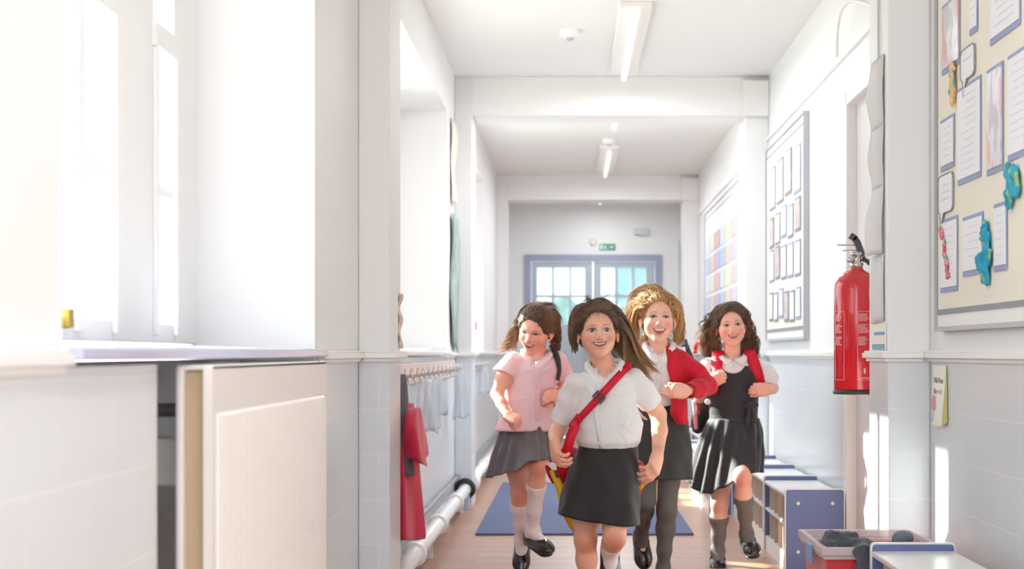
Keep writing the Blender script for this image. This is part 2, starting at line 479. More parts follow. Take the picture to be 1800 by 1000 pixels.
def window(n, y0, y1, cols, z0=0.975, z1=2.35, xf=XW, transom=1.72, bar=1.365):
    """cols: list of glazed column ranges in depth; solid frame elsewhere"""
    f = MB(); x0, x1 = xf - 0.05, xf
    edges = [y0] + [e for c_ in cols for e in c_] + [y1]
    for i in range(0, len(edges), 2):
        if edges[i + 1] - edges[i] > 0.001: f.box(x0, x1, edges[i], edges[i + 1], z0, z1)
    for a, c_ in cols:
        f.box(x0, x1, a, c_, z0, z0 + 0.05); f.box(x0, x1, a, c_, z1 - 0.05, z1)
        f.box(x0, x1 + 0.012, a - 0.02, c_ + 0.02, transom, transom + 0.06)
        f.box(x0 + 0.012, x1 - 0.004, a, c_, bar - 0.012, bar + 0.012)
    fr = struct('window_%d' % n, f, M_white, bevel=0.003)
    g = MB()
    for a, c_ in cols: g.box(xf - 0.032, xf - 0.028, a, c_, z0 + 0.05, z1 - 0.05)
    g.build('pane', M_glass, fr)
    st = MB()
    for a, c_ in cols:
        for yy in (a, c_): st.box(xf, xf + 0.012, yy - 0.012, yy + 0.012, z0 + 0.02, transom)
    st.build('stile', M_white, fr, bevel=0.002)
    return fr
window(1, 2.57, 5.10, [(2.70, 2.98), (3.01, 3.30), (3.55, 3.845), (3.875, 4.17), (4.575, 4.81)])
window(2, 7.2, 9.5, [(7.22, 7.60), (7.63, 8.02), (8.05, 8.44), (8.47, 8.86), (8.89, 9.47)])
window(3, 12.3, 14.0, [(12.33, 12.84), (12.87, 13.40), (13.43, 13.97)])
MB().box(XW, XW + 0.03, 3.70, 3.735, 1.0, 1.04).build('window_catch', mat('brass', 'b09040', 0.3, 0.9), bpy.data.objects['window_1'], bevel=0.003)

# double door at the far end
df = MB(); yb = Y1R
df.box(-0.529, -0.455, yb - 0.03, yb + 0.1, 0, 2.05).box(0.932, 1.006, yb - 0.03, yb + 0.1, 0, 2.05).box(-0.455, 0.932, yb - 0.03, yb + 0.1, 1.975, 2.05)
door = struct('door_1', df, M_frameblue, bevel=0.004)
def leaf(x0, x1, cols):
    b = MB(); z0, z1, rows = 0.01, 1.97, ((1.27, 1.57), (1.60, 1.90))
    edges = [x0] + [e for c_ in cols for e in c_] + [x1]
    for i in range(0, len(edges), 2): b.box(edges[i], edges[i + 1], yb, yb + 0.045, z0, z1)
    for a, c_ in cols:
        b.box(a, c_, yb, yb + 0.045, z0, rows[0][0]); b.box(a, c_, yb, yb + 0.045, rows[1][1], z1); b.box(a, c_, yb, yb + 0.045, rows[0][1], rows[1][0])
    b.box(x0 + 0.1, x1 - 0.1, yb - 0.012, yb, 0.25, 1.15)
    lf = b.build('door_leaf', M_bluedoor, door, bevel=0.004)
    g = MB()
    for a, c_ in cols:
        for r in rows: g.box(a, c_, yb + 0.02, yb + 0.025, *r)
    g.build('pane', glass_mat('door_glass', 'dfeeee', 0.12), lf)
    return lf
l1 = leaf(-0.452, 0.236, ((-0.385, -0.225), (-0.195, -0.032), (-0.005, 0.145)))
l2 = leaf(0.241, 0.929, ((0.33, 0.48), (0.515, 0.67), (0.70, 0.83)))
MB().box(0.17, 0.20, yb - 0.05, yb - 0.03, 0.95, 1.2).box(0.175, 0.195, yb - 0.04, yb, 0.96, 0.98).box(0.175, 0.195, yb - 0.04, yb, 1.17, 1.19).build('door_handle', mat('steel', 'b9bcc0', 0.3, 0.9), l1)
# cupboard door behind the extinguisher, right wall
b = MB(); b.box(XR - 0.015, XR + 0.05, DY0 - 0.05, DY0 + 0.02, 0, 2.09).box(XR - 0.015, XR + 0.05, DY1 - 0.02, DY1 + 0.06, 0, 2.09).box(XR - 0.015, XR + 0.05, DY0, DY1, 2.03, 2.09)
d2 = struct('door_2', b, M_white, bevel=0.004)
MB().box(XR + 0.03, XR + 0.07, DY0 + 0.02, DY1 - 0.02, 0.01, 2.03).build('door_leaf', mat('warm_grey_door', 'd6cfd0', 0.4), d2)

# outside, seen through the far door's panes
hed = SDF()
for i in range(16):
    hed.ell((-4 + i * 0.55, 29 + RNG.uniform(-.4, .4), 0.7 + RNG.uniform(0, .5)), (0.55, 0.5, 0.8), k=0.1)
V, Fq = hed.mesh(0.12); V = V + vnormals(V, Fq) * (wrinkle(V, 3, 0.12, 0.25)[:, None])
tag(mk('hedge', V, Fq, mat('hedge_leaves', '8b9a93', 0.9, var=0.5, bscale=6), smooth=False), 'grey green hedge outside beyond the panes of the far double door', 'hedge')
tag(MB().box(0.8, 5.2, 33, 36, -0.12, 2.6).build('shed', mat('shed_wall', '93a3a8', 0.8)), 'low grey outbuilding beyond the glass of the far door', 'building')

# ------------------------------------------------------------ right wall: cables, boards
M_cable = mat('cable_grey', 'c9c6c6', 0.4)
b = MB(); b.box(XR - 0.016, XR, 6.55, 17.4, 2.25, 2.275)
tag(b.build('cable_trunking', M_white, bevel=0.002), 'white cable trunking running high along right wall above the display boards', 'cable trunking')
pts = [(PR - 0.006, 6.3, 2.6), (PR - 0.006, 6.3, 1.96)]
tag(MB().tube(pts, 0.004, 8).build('conduit', M_cable), 'thin grey cable running down corridor face of the nearest right pillar', 'cable')
pts = [(XR - 0.03 - 0.05 * math.sin(t * math.pi), 7.0 + 1.1 * t, 2.27 + 0.10 * math.sin(t * math.pi) * 1.2) for t in np.linspace(0, 1, 14)]
tag(MB().tube(pts, 0.007, 8).build('cable_loop', M_white, smooth=True), 'loose white cable loop rising above the wall trunking', 'cable')

M_frame = mat('board_frame_grey', 'b4b5bb', 0.4); M_cream = mat('cream_backing_paper', 'efe7d8', 0.8, bump=0.05, bscale=25)
M_paper = mat('white_paper', 'efedf1', 0.7, bump=0.05, bscale=20); M_mount = mat('blue_mount_card', '98a2c4', 0.7)
M_line = mat('grey_border_strip', '8c8e96', 0.6); M_off = mat('off_white_frame', 'f1eee8', 0.4)
def board(y0, y1, label, z0=1.033, z1=2.17, cream=M_cream):
    t = thing('notice_board', label, 'notice board', (XR, (y0 + y1) / 2, z0), 'display boards along the right wall')
    MB().box(XR - 0.022, XR - 0.002, y0, y1, z0, z1).build('backing_panel', M_off, t)
    MB().box(XR - 0.025, XR - 0.022, y0 + 0.03, y1 - 0.02, z0 + 0.055, z1 - 0.04).build('backing_paper', cream, t)
    f = MB()
    f.box(XR - 0.032, XR - 0.001, y0 - 0.008, y1 + 0.008, z0 - 0.014, z0).box(XR - 0.032, XR - 0.001, y0 - 0.008, y1 + 0.008, z1, z1 + 0.012)
    f.box(XR - 0.032, XR - 0.001, y1, y1 + 0.008, z0, z1).box(XR - 0.032, XR - 0.001, y0 - 0.008, y0, z0, z1)
    f.build('frame', M_frame, t)
    g = MB(); g.box(XR - 0.027, XR - 0.025, y0 + 0.03, y1 - 0.02, z0 + 0.04, z0 + 0.056).box(XR - 0.027, XR - 0.025, y1 - 0.022, y1 - 0.016, z0 + 0.05, z1 - 0.04)
    g.box(XR - 0.027, XR - 0.025, y0 + 0.03, y1 - 0.02, z1 - 0.05, z1 - 0.042)
    g.build('border_strip', M_line, t)
    return t
board(3.3, 5.91, 'nearest display board, its cream backing crowded with children\'s work and blue tissue shapes')
board(9.27, 11.07, 'cream display board between the extinguisher and the dark haired girl', )
board(12.8, 16.2, 'far display board covered by a grid of pastel photographs', cream=mat('cool_paper', 'e3e6ec', 0.8))
board(18.9, 20.0, 'farthest display board with green papers beside the double door', cream=mat('green_backing', 'c2ccc0', 0.8))

def photo_mat(key, a, b2, c3):
    if key in MATS: return MATS[key]
    m = bpy.data.materials.new(key); m.use_nodes = True; N = m.node_tree.nodes; L = m.node_tree.links
    g = N.new('ShaderNodeTexCoord'); nz = N.new('ShaderNodeTexNoise'); nz.inputs['Scale'].default_value = 11; nz.inputs['Detail'].default_value = 1.5
    mp = N.new('ShaderNodeMapping'); mp.inputs['Scale'].default_value = (1, 1.6, 0.8); L.new(g.outputs['Object'], mp.inputs[0]); L.new(mp.outputs[0], nz.inputs['Vector'])
    cr = N.new('ShaderNodeValToRGB'); L.new(nz.outputs['Fac'], cr.inputs[0])
    e = cr.color_ramp.elements; e[0].position = 0.40; e[0].color = lin(a) + (1,); e[1].position = 0.60; e[1].color = lin(c3) + (1,)
    k = e.new(0.5); k.color = lin(b2) + (1,)
    L.new(cr.outputs[0], N['Principled BSDF'].inputs['Base Color']); N['Principled BSDF'].inputs['Roughness'].default_value = 0.35
    MATS[key] = m; return m
M_photo = photo_mat('classroom_photo', 'b4a8b0', 'd8d2d8', 'd8a8a4')
M_ink = mat('pencil_ink', 'cbccd6', 0.7)
def sheet(x0, x1, yt, yb_, label, kind='paper', i=0, name='artwork'):
    Yf, Yn = on_x(x0, XR), on_x(x1, XR)
    z1 = CAMZ - (yt - VY) * Yf / F; z0 = CAMZ - (yb_ - VY) * Yf / F
    X = XR - 0.027
    t = thing(name, label, 'artwork' if kind != 'photo' else 'photograph', (X, (Yf + Yn) / 2, z0), 'work pinned on the nearest board')
    m = 0.012
    if kind == 'bubble':
        c = [(Yn + .035 + .035 * math.sin(a), z1 - .018 + .018 * math.cos(a)) for a in np.linspace(-math.pi / 2, 0, 5)] + [(Yf - .035 + .035 * math.sin(a), z1 - .018 + .018 * math.cos(a)) for a in np.linspace(0, math.pi / 2, 5)] + [(Yf - .035 + .035 * math.sin(a), z0 + .018 + .018 * math.cos(a)) for a in np.linspace(math.pi / 2, math.pi * .95, 4)] + [(Yf - .04, z0 - .05), (Yf - .085, z0)] + [(Yn + .035 + .035 * math.sin(a), z0 + .018 + .018 * math.cos(a)) for a in np.linspace(math.pi, math.pi * 1.5, 5)]
        MB().poly([(X - 0.002, a, z) for a, z in c]).build('paper', M_paper, t, solid=0.002)
        MB().tube([(X - 0.004, a, z) for a, z in c + c[:1]], 0.0022, 5).build('outline', M_line, t)
    else:
        MB().box(X - 0.002, X, Yn, Yf, z0, z1).build('mount', M_mount, t)
        MB().box(X - 0.005, X - 0.002, Yn + m * 0.8, Yf - m, z0 + m * 1.3, z1 - m).build('sheet', M_photo if kind == 'photo' else M_paper, t)
    if kind != 'photo':
        k = MB(); w_ = Yf - Yn
        for r in range(int((z1 - z0 - 0.05) / 0.022)):
            zz = z1 - 0.035 - r * 0.022
            k.box(X - 0.0056, X - 0.005, Yn + w_ * 0.18, Yf - w_ * (0.15 + 0.25 * random.random()), zz, zz + 0.0016)
        k.build('handwriting', M_ink, t)
for a in (
    (1671, 1703, 13, 134, 'pink and grey photograph at the top far corner of the nearest board', 'photo'),
    (1721, 1735, -40, 64, 'narrow white sheet at the top of nearest board, between photograph and large sheet'),
    (1758, 1812, -90, 81, 'large white sheet on blue card at the top right of the nearest board'),
    (1706, 1731, 92, 146, 'upper speech bubble cut-out overlapping the tall sheet', 'bubble'),
    (1700, 1741, 158, 327, 'tallest white sheet in the middle of the nearest board'),
    (1752, 1781, 125, 310, 'photograph of people on blue card right of the tallest sheet', 'photo'),
    (1790, 1830, 100, 285, 'white sheet cut by the right edge, above the cropped tissue shape'),
    (1669, 1693, 213, 303, 'small sheet between orange collage and lower speech bubble'),
    (1666, 1692, 312, 378, 'lower speech bubble cut-out above the flower picture', 'bubble'),
    (1669, 1699, 388, 515, 'white sheet bearing a pink tissue flower, bottom far corner of nearest board'),
    (1709, 1745, 383, 487, 'pale pencil drawing on blue card left of the blue tissue shape'),
    (1765, 1788, 360, 478, 'narrow sheet on blue card right of the blue tissue shape')):
    sheet(*a)
def tissue(px0, px1, py0, py1, prof, cols, label, seed):
    X = XR - 0.036; Yf, Yn = on_x(px0, XR), on_x(px1, XR)
    z1 = CAMZ - (py0 - VY) * Yf / F; z0 = CAMZ - (py1 - VY) * Yf / F
    s = SDF(); n = len(prof)
    for i, (u, v, r) in enumerate(prof):
        s.ell((X, Yf + (Yn - Yf) * u, z1 + (z0 - z1) * v), (0.008, r, r), k=0.01)
    V, Fq = s.mesh(0.003); V = V + vnormals(V, Fq) * wrinkle(V, seed, 0.011, 4)[:, None]
    c = np.array([lin(q) for q in cols]); q = (np.sin(V[:, 1] * 90 + seed) + np.sin(V[:, 2] * 70 + 3 * np.sin(V[:, 1] * 60)))
    ii = np.clip(((q + 2) / 4 * len(cols)).astype(int), 0, len(cols) - 1)
    o = mk('tissue_shape', V, Fq, mat('tissue_paper', vcol=True, rough=0.7, trans=0.15), smooth=True, cols=c[ii])
    tag(o, label, 'paper decoration', 'tissue decorations on the nearest board')
tissue(1737, 1767, 392, 502, [(0.55, .10, .022), (.6, .2, .028), (.62, .32, .03), (.68, .45, .03), (.72, .58, .032), (.35, .62, .03), (.15, .64, .03), (.5, .75, .04), (.6, .86, .028), (.62, .94, .018), (.2, .55, .018)],
       ['2ba7c9', '35b3d2', '2ba7c9', '1f9cc0', '8cc49a'], 'bright blue tissue shape like a long fish, low on the nearest board', 1)
tissue(1785, 1815, 290, 366, [(.3, .2, .03), (.5, .5, .045), (.4, .8, .035), (.7, .3, .03), (.8, .6, .04)],
       ['2fa9c6', '41b7d0', '2fa9c6', '9fcf8c'], 'blue and green tissue shape cut off by the right edge', 4)
tissue(1687, 1701, 118, 192, [(.6, .05, .018), (.4, .2, .02), (.6, .35, .022), (.4, .5, .02), (.6, .65, .022), (.5, .8, .02), (.5, .93, .014)],
       ['f0c48c', 'f4d2a0', '7fc0b0', 'f0c48c'], 'orange and teal tissue collage hanging under the pink photograph', 9)
tissue(1671, 1693, 400, 496, [(.15, .05, .014), (.25, .15, .014), (.4, .3, .018), (.35, .42, .018), (.4, .52, .016), (.55, .62, .02), (.65, .72, .02), (.6, .82, .016), (.75, .92, .01)],
       ['e8909c', 'e35f7c', 'f0b8c0', '7fae90', 'e8a0a8'], 'pink and green tissue flower on the bottom corner sheet', 15)
# sheets on the second board
k = 0
ROWS = ['top row', 'upper middle row', 'lower middle row', 'bottom row']
ORD = ['nearest', 'second nearest', 'third nearest', 'fourth nearest', 'fifth nearest', 'sixth nearest']
for r, (zt, zb_, n) in enumerate(((2.05, 1.80, 4), (1.76, 1.58, 5), (1.55, 1.36, 5), (1.30, 1.13, 6))):
    for i in range(n):
        w_ = 1.55 / n; ya = 9.40 + i * w_; X = XR - 0.027
        t = thing('artwork', '%s sheet in the %s of the cream board behind the extinguisher' % (ORD[i], ROWS[r]), 'artwork', (X, ya, zb_), 'work pinned on the second board')
        jz = RNG.uniform(-.015, .015)
        MB().box(X - 0.002, X, ya, ya + w_ * 0.78, zb_ + jz, zt + jz).build('mount', M_line if (i + r) % 3 else M_mount, t)
        MB().box(X - 0.005, X - 0.002, ya + .02, ya + w_ * 0.78 - .02, zb_ + jz + .015, zt + jz - .012).build('sheet', M_photo if (i + r) % 4 == 1 else M_paper, t)
PAST = ['d8b4bc', 'b8c8e0', 'e4dcc0', 'c4b8d4', 'd4dce8', 'e0c8b8']
for r in range(5):
    for i in range(6):
        ya = 13.0 + i * 0.52; zb_ = 1.12 + r * 0.17; X = XR - 0.027
        o = MB().box(X - 0.004, X, ya, ya + 0.44, zb_, zb_ + 0.14).build('photograph', mat('pastel_%d' % ((i * 2 + r * 3) % 6), PAST[(i * 2 + r * 3) % 6], 0.5))
        tag(o, '%s pastel photograph in %s of the far grid board' % (ORD[i], ['the bottom row', 'the second row up', 'the middle row', 'the fourth row up', 'the top row'][r]), 'photograph', 'photographs on the far board')
for i, (za, zb_, c) in enumerate(((1.15, 1.45, '9fb4d0'), (1.5, 1.75, 'd9d69c'), (1.78, 2.05, '8fae98'))):
    o = MB().box(XR - 0.031, XR - 0.027, 19.1, 19.8, za, zb_).build('poster', mat('poster_%d' % i, c, 0.6))
    tag(o, '%s poster on the farthest board beside double door' % ['blue lowest', 'yellow middle', 'green topmost'][i], 'poster', 'posters on the farthest board')

# notices on the pillar
NOT = [(100, 225, 'curled notice, topmost on the near right pillar'), (222, 330, 'second notice down on the near right pillar'),
       (330, 447, 'third notice down on the near right pillar, its lower edge curling'), (448, 568, 'long pale notice on pillar beside the extinguisher')]
for i, (ya, yb_, lb) in enumerate(NOT):
    A = []; B = []
    Yn, Yf = 6.2, 6.42
    for j in range(9):
        t_ = j / 8; px = 510
        z = CAMZ + (VY - (ya + (yb_ - ya) * t_)) / px
        bow = 0.006 + 0.013 * math.sin(t_ * math.pi) ** 2 * (1.2 if i != 3 else 0.35) + (0.02 * t_ if i == 2 else 0)
        A.append((PR - 0.004 - bow * 0.25, Yn, z)); B.append((PR - 0.004 - bow, Yf + 0.02 * math.sin(i * 2 + t_ * 3), z))
    o = MB().strip(A, B).build('paper_notice', mat('notice_paper', 'f0ecec', 0.75, trans=0.2), smooth=True, solid=0.0012)
    tag(o, lb, 'notice', 'notices hanging on the near right pillar')
t = thing('timetable_card', 'cream card with blue bars at the foot of the pillar notices', 'notice', (PR, 6.3, 0.96))
MB().box(PR - 0.006, PR - 0.001, 6.17, 6.42, 0.96, 1.055).build('card', mat('cream_card', 'efe9dc', 0.7), t)
MB().box(PR - 0.008, PR - 0.006, 6.17, 6.42, 0.962, 0.98).box(PR - 0.008, PR - 0.006, 6.17, 6.38, 1.012, 1.022).build('blue_bar', mat('blue_bar', '7f9fc8', 0.6), t)

# folded reminder card on the tiles
t = thing('reminder_card', 'folded white and yellow card with pink balloon taped below the rail', 'sign', (XR - 0.02, 5.9, 0.7))
cTL, cTR, cBL, cBR, cYB = PX(1640, 641, 6.05), PX(1664, 643, 5.865), PX(1638, 747, 6.03), PX(1655, 750, 5.86), PX(1668, 742, 5.845)
cYB.x = 1.206; cTR.x = 1.207
MB().add([cTL, cTR, cBR, cBL], [(0, 1, 2, 3)]).build('front_leaf', mat('card_white', 'f2efe6', 0.7), t, solid=0.0006)
MB().add([cTR + Vector((0, -.004, 0)), cYB, cBR + Vector((.001, -.002, 0))], [(0, 1, 2)]).build('yellow_leaf', mat('card_yellow', 'dfd890', 0.7, trans=0.3), t, solid=0.0006)
def text(s, size, loc, rot, m, parent, name='lettering', ext=0.0004):
    cu = bpy.data.curves.new(name, 'FONT'); cu.body = s; cu.size = size; cu.extrude = ext; cu.align_x = 'CENTER'
    o0 = bpy.data.objects.new(name, cu); C.objects.link(o0)
    dg = bpy.context.evaluated_depsgraph_get(); me = bpy.data.meshes.new_from_object(o0.evaluated_get(dg))
    C.objects.unlink(o0); bpy.data.objects.remove(o0)
    M = Matrix.Translation(Vector(loc)) @ rot.to_4x4(); me.transform(M)
    v = [tuple(p.co) for p in me.vertices]; f = [tuple(p.vertices) for p in me.polygons]
    return mk(name, v, f, m, parent)
# leaf is seen obliquely: letter frame follows it
u = (cTR - cTL).normalized(); dn = ((cBL + cBR) / 2 - (cTL + cTR) / 2).normalized(); nn = u.cross(-dn).normalized(); RT = Matrix((u, (-dn), nn)).transposed()
if nn.y > 0: nn = -nn
M_txt = mat('card_print', '8a8890', 0.7)
off = nn * 0.002
for i, s_ in enumerate(('Walk Please', 'Remember', 'thx')):
    p = (cTL + cTR) / 2 + dn * (0.058 + i * 0.036) + off + u * (.02 if i == 2 else .004)
    text(s_, 0.026, p, RT, M_txt, t)
p = cTL + u * .042 + dn * 0.125 + off
MB().add([p + u * (0.026 * math.cos(a)) + dn * (0.026 * math.sin(a)) for a in np.linspace(0, 2 * math.pi, 20)[:-1]], [tuple(range(19))]).build('balloon', mat('balloon_pink', 'dd8f9c', 0.5), t)
MB().tube([p + dn * 0.026, p + dn * 0.062], 0.0012, 5).build('balloon_string', M_txt, t)

# ------------------------------------------------------------ ceiling fittings, signs
def batten(y0, y1, label, power, x=0.31):
    t = thing('ceiling_light', label, 'ceiling light', (x, (y0 + y1) / 2, ZC), 'fluorescent battens along the ceiling')
    MB().box(x - 0.08, x + 0.08, y0, y1, ZC - 0.03, ZC).build('housing', M_ceil, t, bevel=0.004)
    MB().tube([(x, y0 + 0.04, ZC - 0.066), (x, y1 - 0.04, ZC - 0.066)], 0.016, 12).build('tube', mat('lit_tube', 'fff8f0', 0.3, emit=0.4), t, smooth=True)
    l = bpy.data.lights.new('tube_light', 'AREA'); l.shape = 'RECTANGLE'; l.size = 0.14; l.size_y = y1 - y0 - 0.1; l.energy = power; l.color = (0.92, 0.96, 1.0)
    o = bpy.data.objects.new('tube_light', l); C.objects.link(o); o.parent = t; o.location = (0, 0, -0.088)
batten(8.8, 10.9, 'long fluorescent batten on the ceiling above the children', 14)
batten(2.0, 4.1, 'added fill batten on the ceiling by the near left window, out of view', 5)  # added fill lamp, overhead and out of view
batten(11.7, 13.3, 'added fill batten on the ceiling, hidden just beyond the middle beam', 18)  # added lamp tucked behind the beam to lift the far ceiling
batten(14.9, 16.9, 'added fill batten on the ceiling before the farthest beam', 13)  # added lamp, brightens the ceiling between the far beams
batten(18.1, 20.0, 'added fill batten on the ceiling before the double door, hidden by the beam', 10)  # added lamp, unseen behind the farthest beam, brightens the back wall
for (x, y, lb) in ((-0.01, 9.6, 'smoke detector on ceiling left of the long light'), (0.30, 14.5, 'smoke detector on ceiling beyond the middle beam'), (0.30, 16.9, 'smoke detector on the ceiling just before the farthest beam')):
    t = thing('smoke_detector', lb, 'smoke detector', (x, y, ZC), 'smoke detectors')
    MB().lathe([(0.0, -0.04), (0.035, -0.04), (0.055, -0.02), (0.055, 0.0)], (x, y, ZC)).build('dome', M_white, t, smooth=True)
    MB().lathe([(0.0, -0.052), (0.018, -0.052), (0.02, -0.04)], (x, y, ZC), 16).build('sensor', mat('sensor_grey', 'b9bccb', 0.5), t)
t = thing('exit_sign', 'small green and white exit sign above the double door', 'sign', (0.40, Y1R, 2.1))
MB().box(0.31, 0.49, Y1R - 0.015, Y1R, 2.10, 2.17).build('panel', mat('exit_green', '4f9d84', 0.5), t)
q = MB(); yy = Y1R - 0.017
q.tube([(0.375, yy, 2.155), (0.375, yy, 2.156)], 0.006, 8)
q.poly([(0.365, yy, 2.148), (0.388, yy, 2.148), (0.380, yy, 2.128), (0.398, yy, 2.11), (0.390, yy, 2.106), (0.374, yy, 2.122), (0.362, yy, 2.108), (0.354, yy, 2.112), (0.368, yy, 2.130)])
q.poly([(0.415, yy, 2.138), (0.445, yy, 2.138), (0.445, yy, 2.150), (0.468, yy, 2.134), (0.445, yy, 2.118), (0.445, yy, 2.130), (0.415, yy, 2.130)])
q.box(0.322, 0.346, yy, yy + 0.001, 2.11, 2.16)
q.build('pictogram', mat('sign_white', 'eef4f0', 0.5), t)
tag(MB().lathe([(0, 0.025), (0.035, 0.025), (0.045, 0.01), (0.045, 0)], (0.24, Y1R, 2.19), 8, axis='y').build('alarm_sounder', mat('sounder_cream', 'e6ddd6', 0.5)), 'round cream alarm sounder on the far wall left of exit sign', 'alarm')
tag(MB().box(0.70, 0.86, Y1R - 0.05, Y1R, 2.27, 2.34).build('emergency_light', mat('fitting_grey', 'd4d3d6', 0.5), bevel=0.01), 'small grey emergency light high on the far wall', 'light')
# ------------------------------------------------------------ radiator in the window niche
M_rad = mat('radiator_enamel', 'e9e2dc', 0.32)
t = thing('radiator', 'large cream double panel radiator below the lavender window sill', 'radiator', (-0.68, 4.0, 0.10))
def rad_panel(X, th, name, ribs):
    y0, y1, z0, z1 = 3.28, 4.82, 0.10, 0.925
    A = []; Bt = []
    if not ribs:
        return MB().box(X - th, X, y0, y1, z0, z1).build(name, M_rad, t, bevel=0.004)
    n = int((y1 - y0 - 0.08) / 0.0335); mb = MB(); mb.box(X - th, X - 0.006, y0, y1, z0, z1)
    mb.box(X - 0.006, X, y0, y0 + 0.035, z0, z1).box(X - 0.006, X, y1 - 0.02, y1, z0, z1).box(X - 0.006, X, y0 + 0.035, y1 - 0.02, z1 - 0.085, z1).box(X - 0.006, X, y0 + 0.035, y1 - 0.02, z0, z0 + 0.07)
    for i in range(n):
        ya = y0 + 0.045 + i * 0.0335; zt = z1 - 0.085; zb_ = z0 + 0.07
        mb.add([(X - 0.006, ya, zb_), (X + 0.005, ya + .006, zb_), (X + 0.005, ya + .017, zb_), (X - 0.006, ya + .023, zb_),
                (X - 0.006, ya, zt + .006), (X + 0.005, ya + .006, zt - .006), (X + 0.005, ya + .017, zt - .006), (X - 0.006, ya + .023, zt + .006)],
               [(0, 1, 5, 4), (1, 2, 6, 5), (2, 3, 7, 6), (4, 5, 6, 7), (3, 2, 1, 0)])
    return mb.build(name, M_rad, t, bevel=0.0)
rad_panel(-0.648, 0.016, 'front_panel', True)
rad_panel(-0.700, 0.014, 'rear_panel', False)
MB().box(-0.714, -0.648, 3.29, 4.81, 0.918, 0.928).build('top_grille', M_rad, t, bevel=0.003)
fin = MB()
for i in range(60): fin.box(-0.70, -0.664, 3.31 + i * 0.025, 3.312 + i * 0.025, 0.14, 0.916)
fin.build('convector_fins', mat('fin_tan', 'c9b18e', 0.5), t)
for z in (0.70, 0.30):
    MB().box(-0.93, -0.715, 3.42, 3.47, z, z + 0.09).build('bracket', mat('bracket_white', 'e2dedb', 0.4), t, bevel=0.004)
MB().tube([(-0.80, 3.44, 0.06), (-0.80, 3.44, 0.80), (-0.80, 3.50, 0.84), (-0.71, 3.50, 0.84)], 0.014, 12).build('feed_pipe', mat('pipe_grey', '8d8486', 0.5), t, smooth=True)

# ------------------------------------------------------------ heating pipe along the left wall
M_pipe = mat('pipe_white', 'e9e6e6', 0.35)
t = thing('heating_pipe', 'thick white heating pipe running along the foot of the left wall', 'pipe', (-0.64, 9, 0))
PXX = -0.655
MB().tube([(PXX, y, 0.11) for y in (6.54, 8.8, 11.19)], 0.036, 20).tube([(PXX, y, 0.11) for y in (11.61, 14, 17.39)], 0.036, 20).build('pipe', M_pipe, t, smooth=True)
for y in (7.6, 8.9, 10.2, 12.1, 13.6):
    MB().lathe([(0.036, -0.03), (0.05, -0.03), (0.052, 0), (0.05, 0.03), (0.036, 0.03)], (PXX, y, 0.11), 24, axis='y').build('collar', M_pipe, t, smooth=True, bevel=0.002)
MB().lathe([(0.036, -0.09), (0.055, -0.09), (0.062, -0.05), (0.062, 0.05), (0.055, 0.09), (0.036, 0.09)], (PXX, 11.8, 0.11), 24, axis='y').build('joint_sleeve', M_pipe, t, smooth=True)
MB().lathe([(0.040, 0.02), (0.062, 0.02), (0.066, 0.0), (0.062, -0.02), (0.040, -0.02)], (PXX, 11.185, 0.115), 28, axis='y').build('black_ring', mat('rubber_black', '2e2c2c', 0.6), t, smooth=True)
for y in (7.3, 8.4, 9.6, 10.8):
    MB().box(XL + 0.014, PXX, y, y + 0.02, 0.10, 0.115).box(PXX - 0.012, PXX + 0.012, y, y + 0.02, 0.0, 0.08).build('support_bracket', M_pipe, t)
MB().box(PXX - 0.01, PXX + 0.035, 11.0, 11.03, 0.0, 0.09).build('blue_foot', mat('pale_blue', 'b9c4e4', 0.5), t, bevel=0.004)
tag(MB().tube([(-0.70, y, 0.19) for y in (6.54, 11.19)], 0.012, 10).tube([(-0.70, y, 0.19) for y in (11.61, 17.39)], 0.012, 10).build('thin_pipe', mat('dark_pipe', '8b8f94', 0.5), smooth=True), 'thin grey pipe along left wall just above the thick heating pipe', 'pipe')

# ------------------------------------------------------------ coat rail with hooks
t = thing('coat_rack', 'pinkish wooden coat rail below the left sill between the two left pillars', 'coat rack', (XL, 8.6, 0.82))
MB().box(XL, XL + 0.018, 6.70, 10.95, 0.815, 0.905).build('rail_board', mat('rail_pink', 'd8c5c0', 0.4, bump=0.05), t, bevel=0.004)
M_hook = mat('hook_steel', 'c9c6c8', 0.25, 0.8)
for i in range(14):
    y = 6.85 + i * 0.30
    MB().tube([(XL + 0.018, y, 0.85), (XL + 0.045, y, 0.845), (XL + 0.062, y, 0.86), (XL + 0.066, y, 0.885)], 0.005, 8).tube([(XL + 0.02, y, 0.84), (XL + 0.03, y, 0.815), (XL + 0.05, y, 0.82)], 0.004, 8).build('hook', M_hook, t, smooth=True)
    if i % 2 == 0: MB().box(XL + 0.018, XL + 0.020, y + 0.07, y + 0.17, 0.84, 0.885).build('name_tag', mat('tag_peach', 'ecd3bd', 0.6), t)
# paper strips lying across the sill
for i in range(11):
    y = 7.1 + i * 0.30; a = RNG.uniform(-0.08, 0.08)
    o = MB().add([(XL - 0.22, y + 0.16 + a, 0.963), (XL - 0.22, y + 0.24 + a, 0.963), (XL + 0.04, y + 0.04, 0.972), (XL + 0.04, y - 0.04, 0.972)], [(0, 1, 2, 3)]).build('paper_strip', mat('strip_%d' % (i % 2), ['f4f3f4', 'b9bbc2'][i % 2], 0.4), solid=0.002, soff=1)
    tag(o, '%s paper strip lying across the white sill above coat rail' % ['white', 'grey'][i % 2], 'paper', 'white paper strips on the sill' if i % 2 == 0 else 'grey paper strips on the sill')

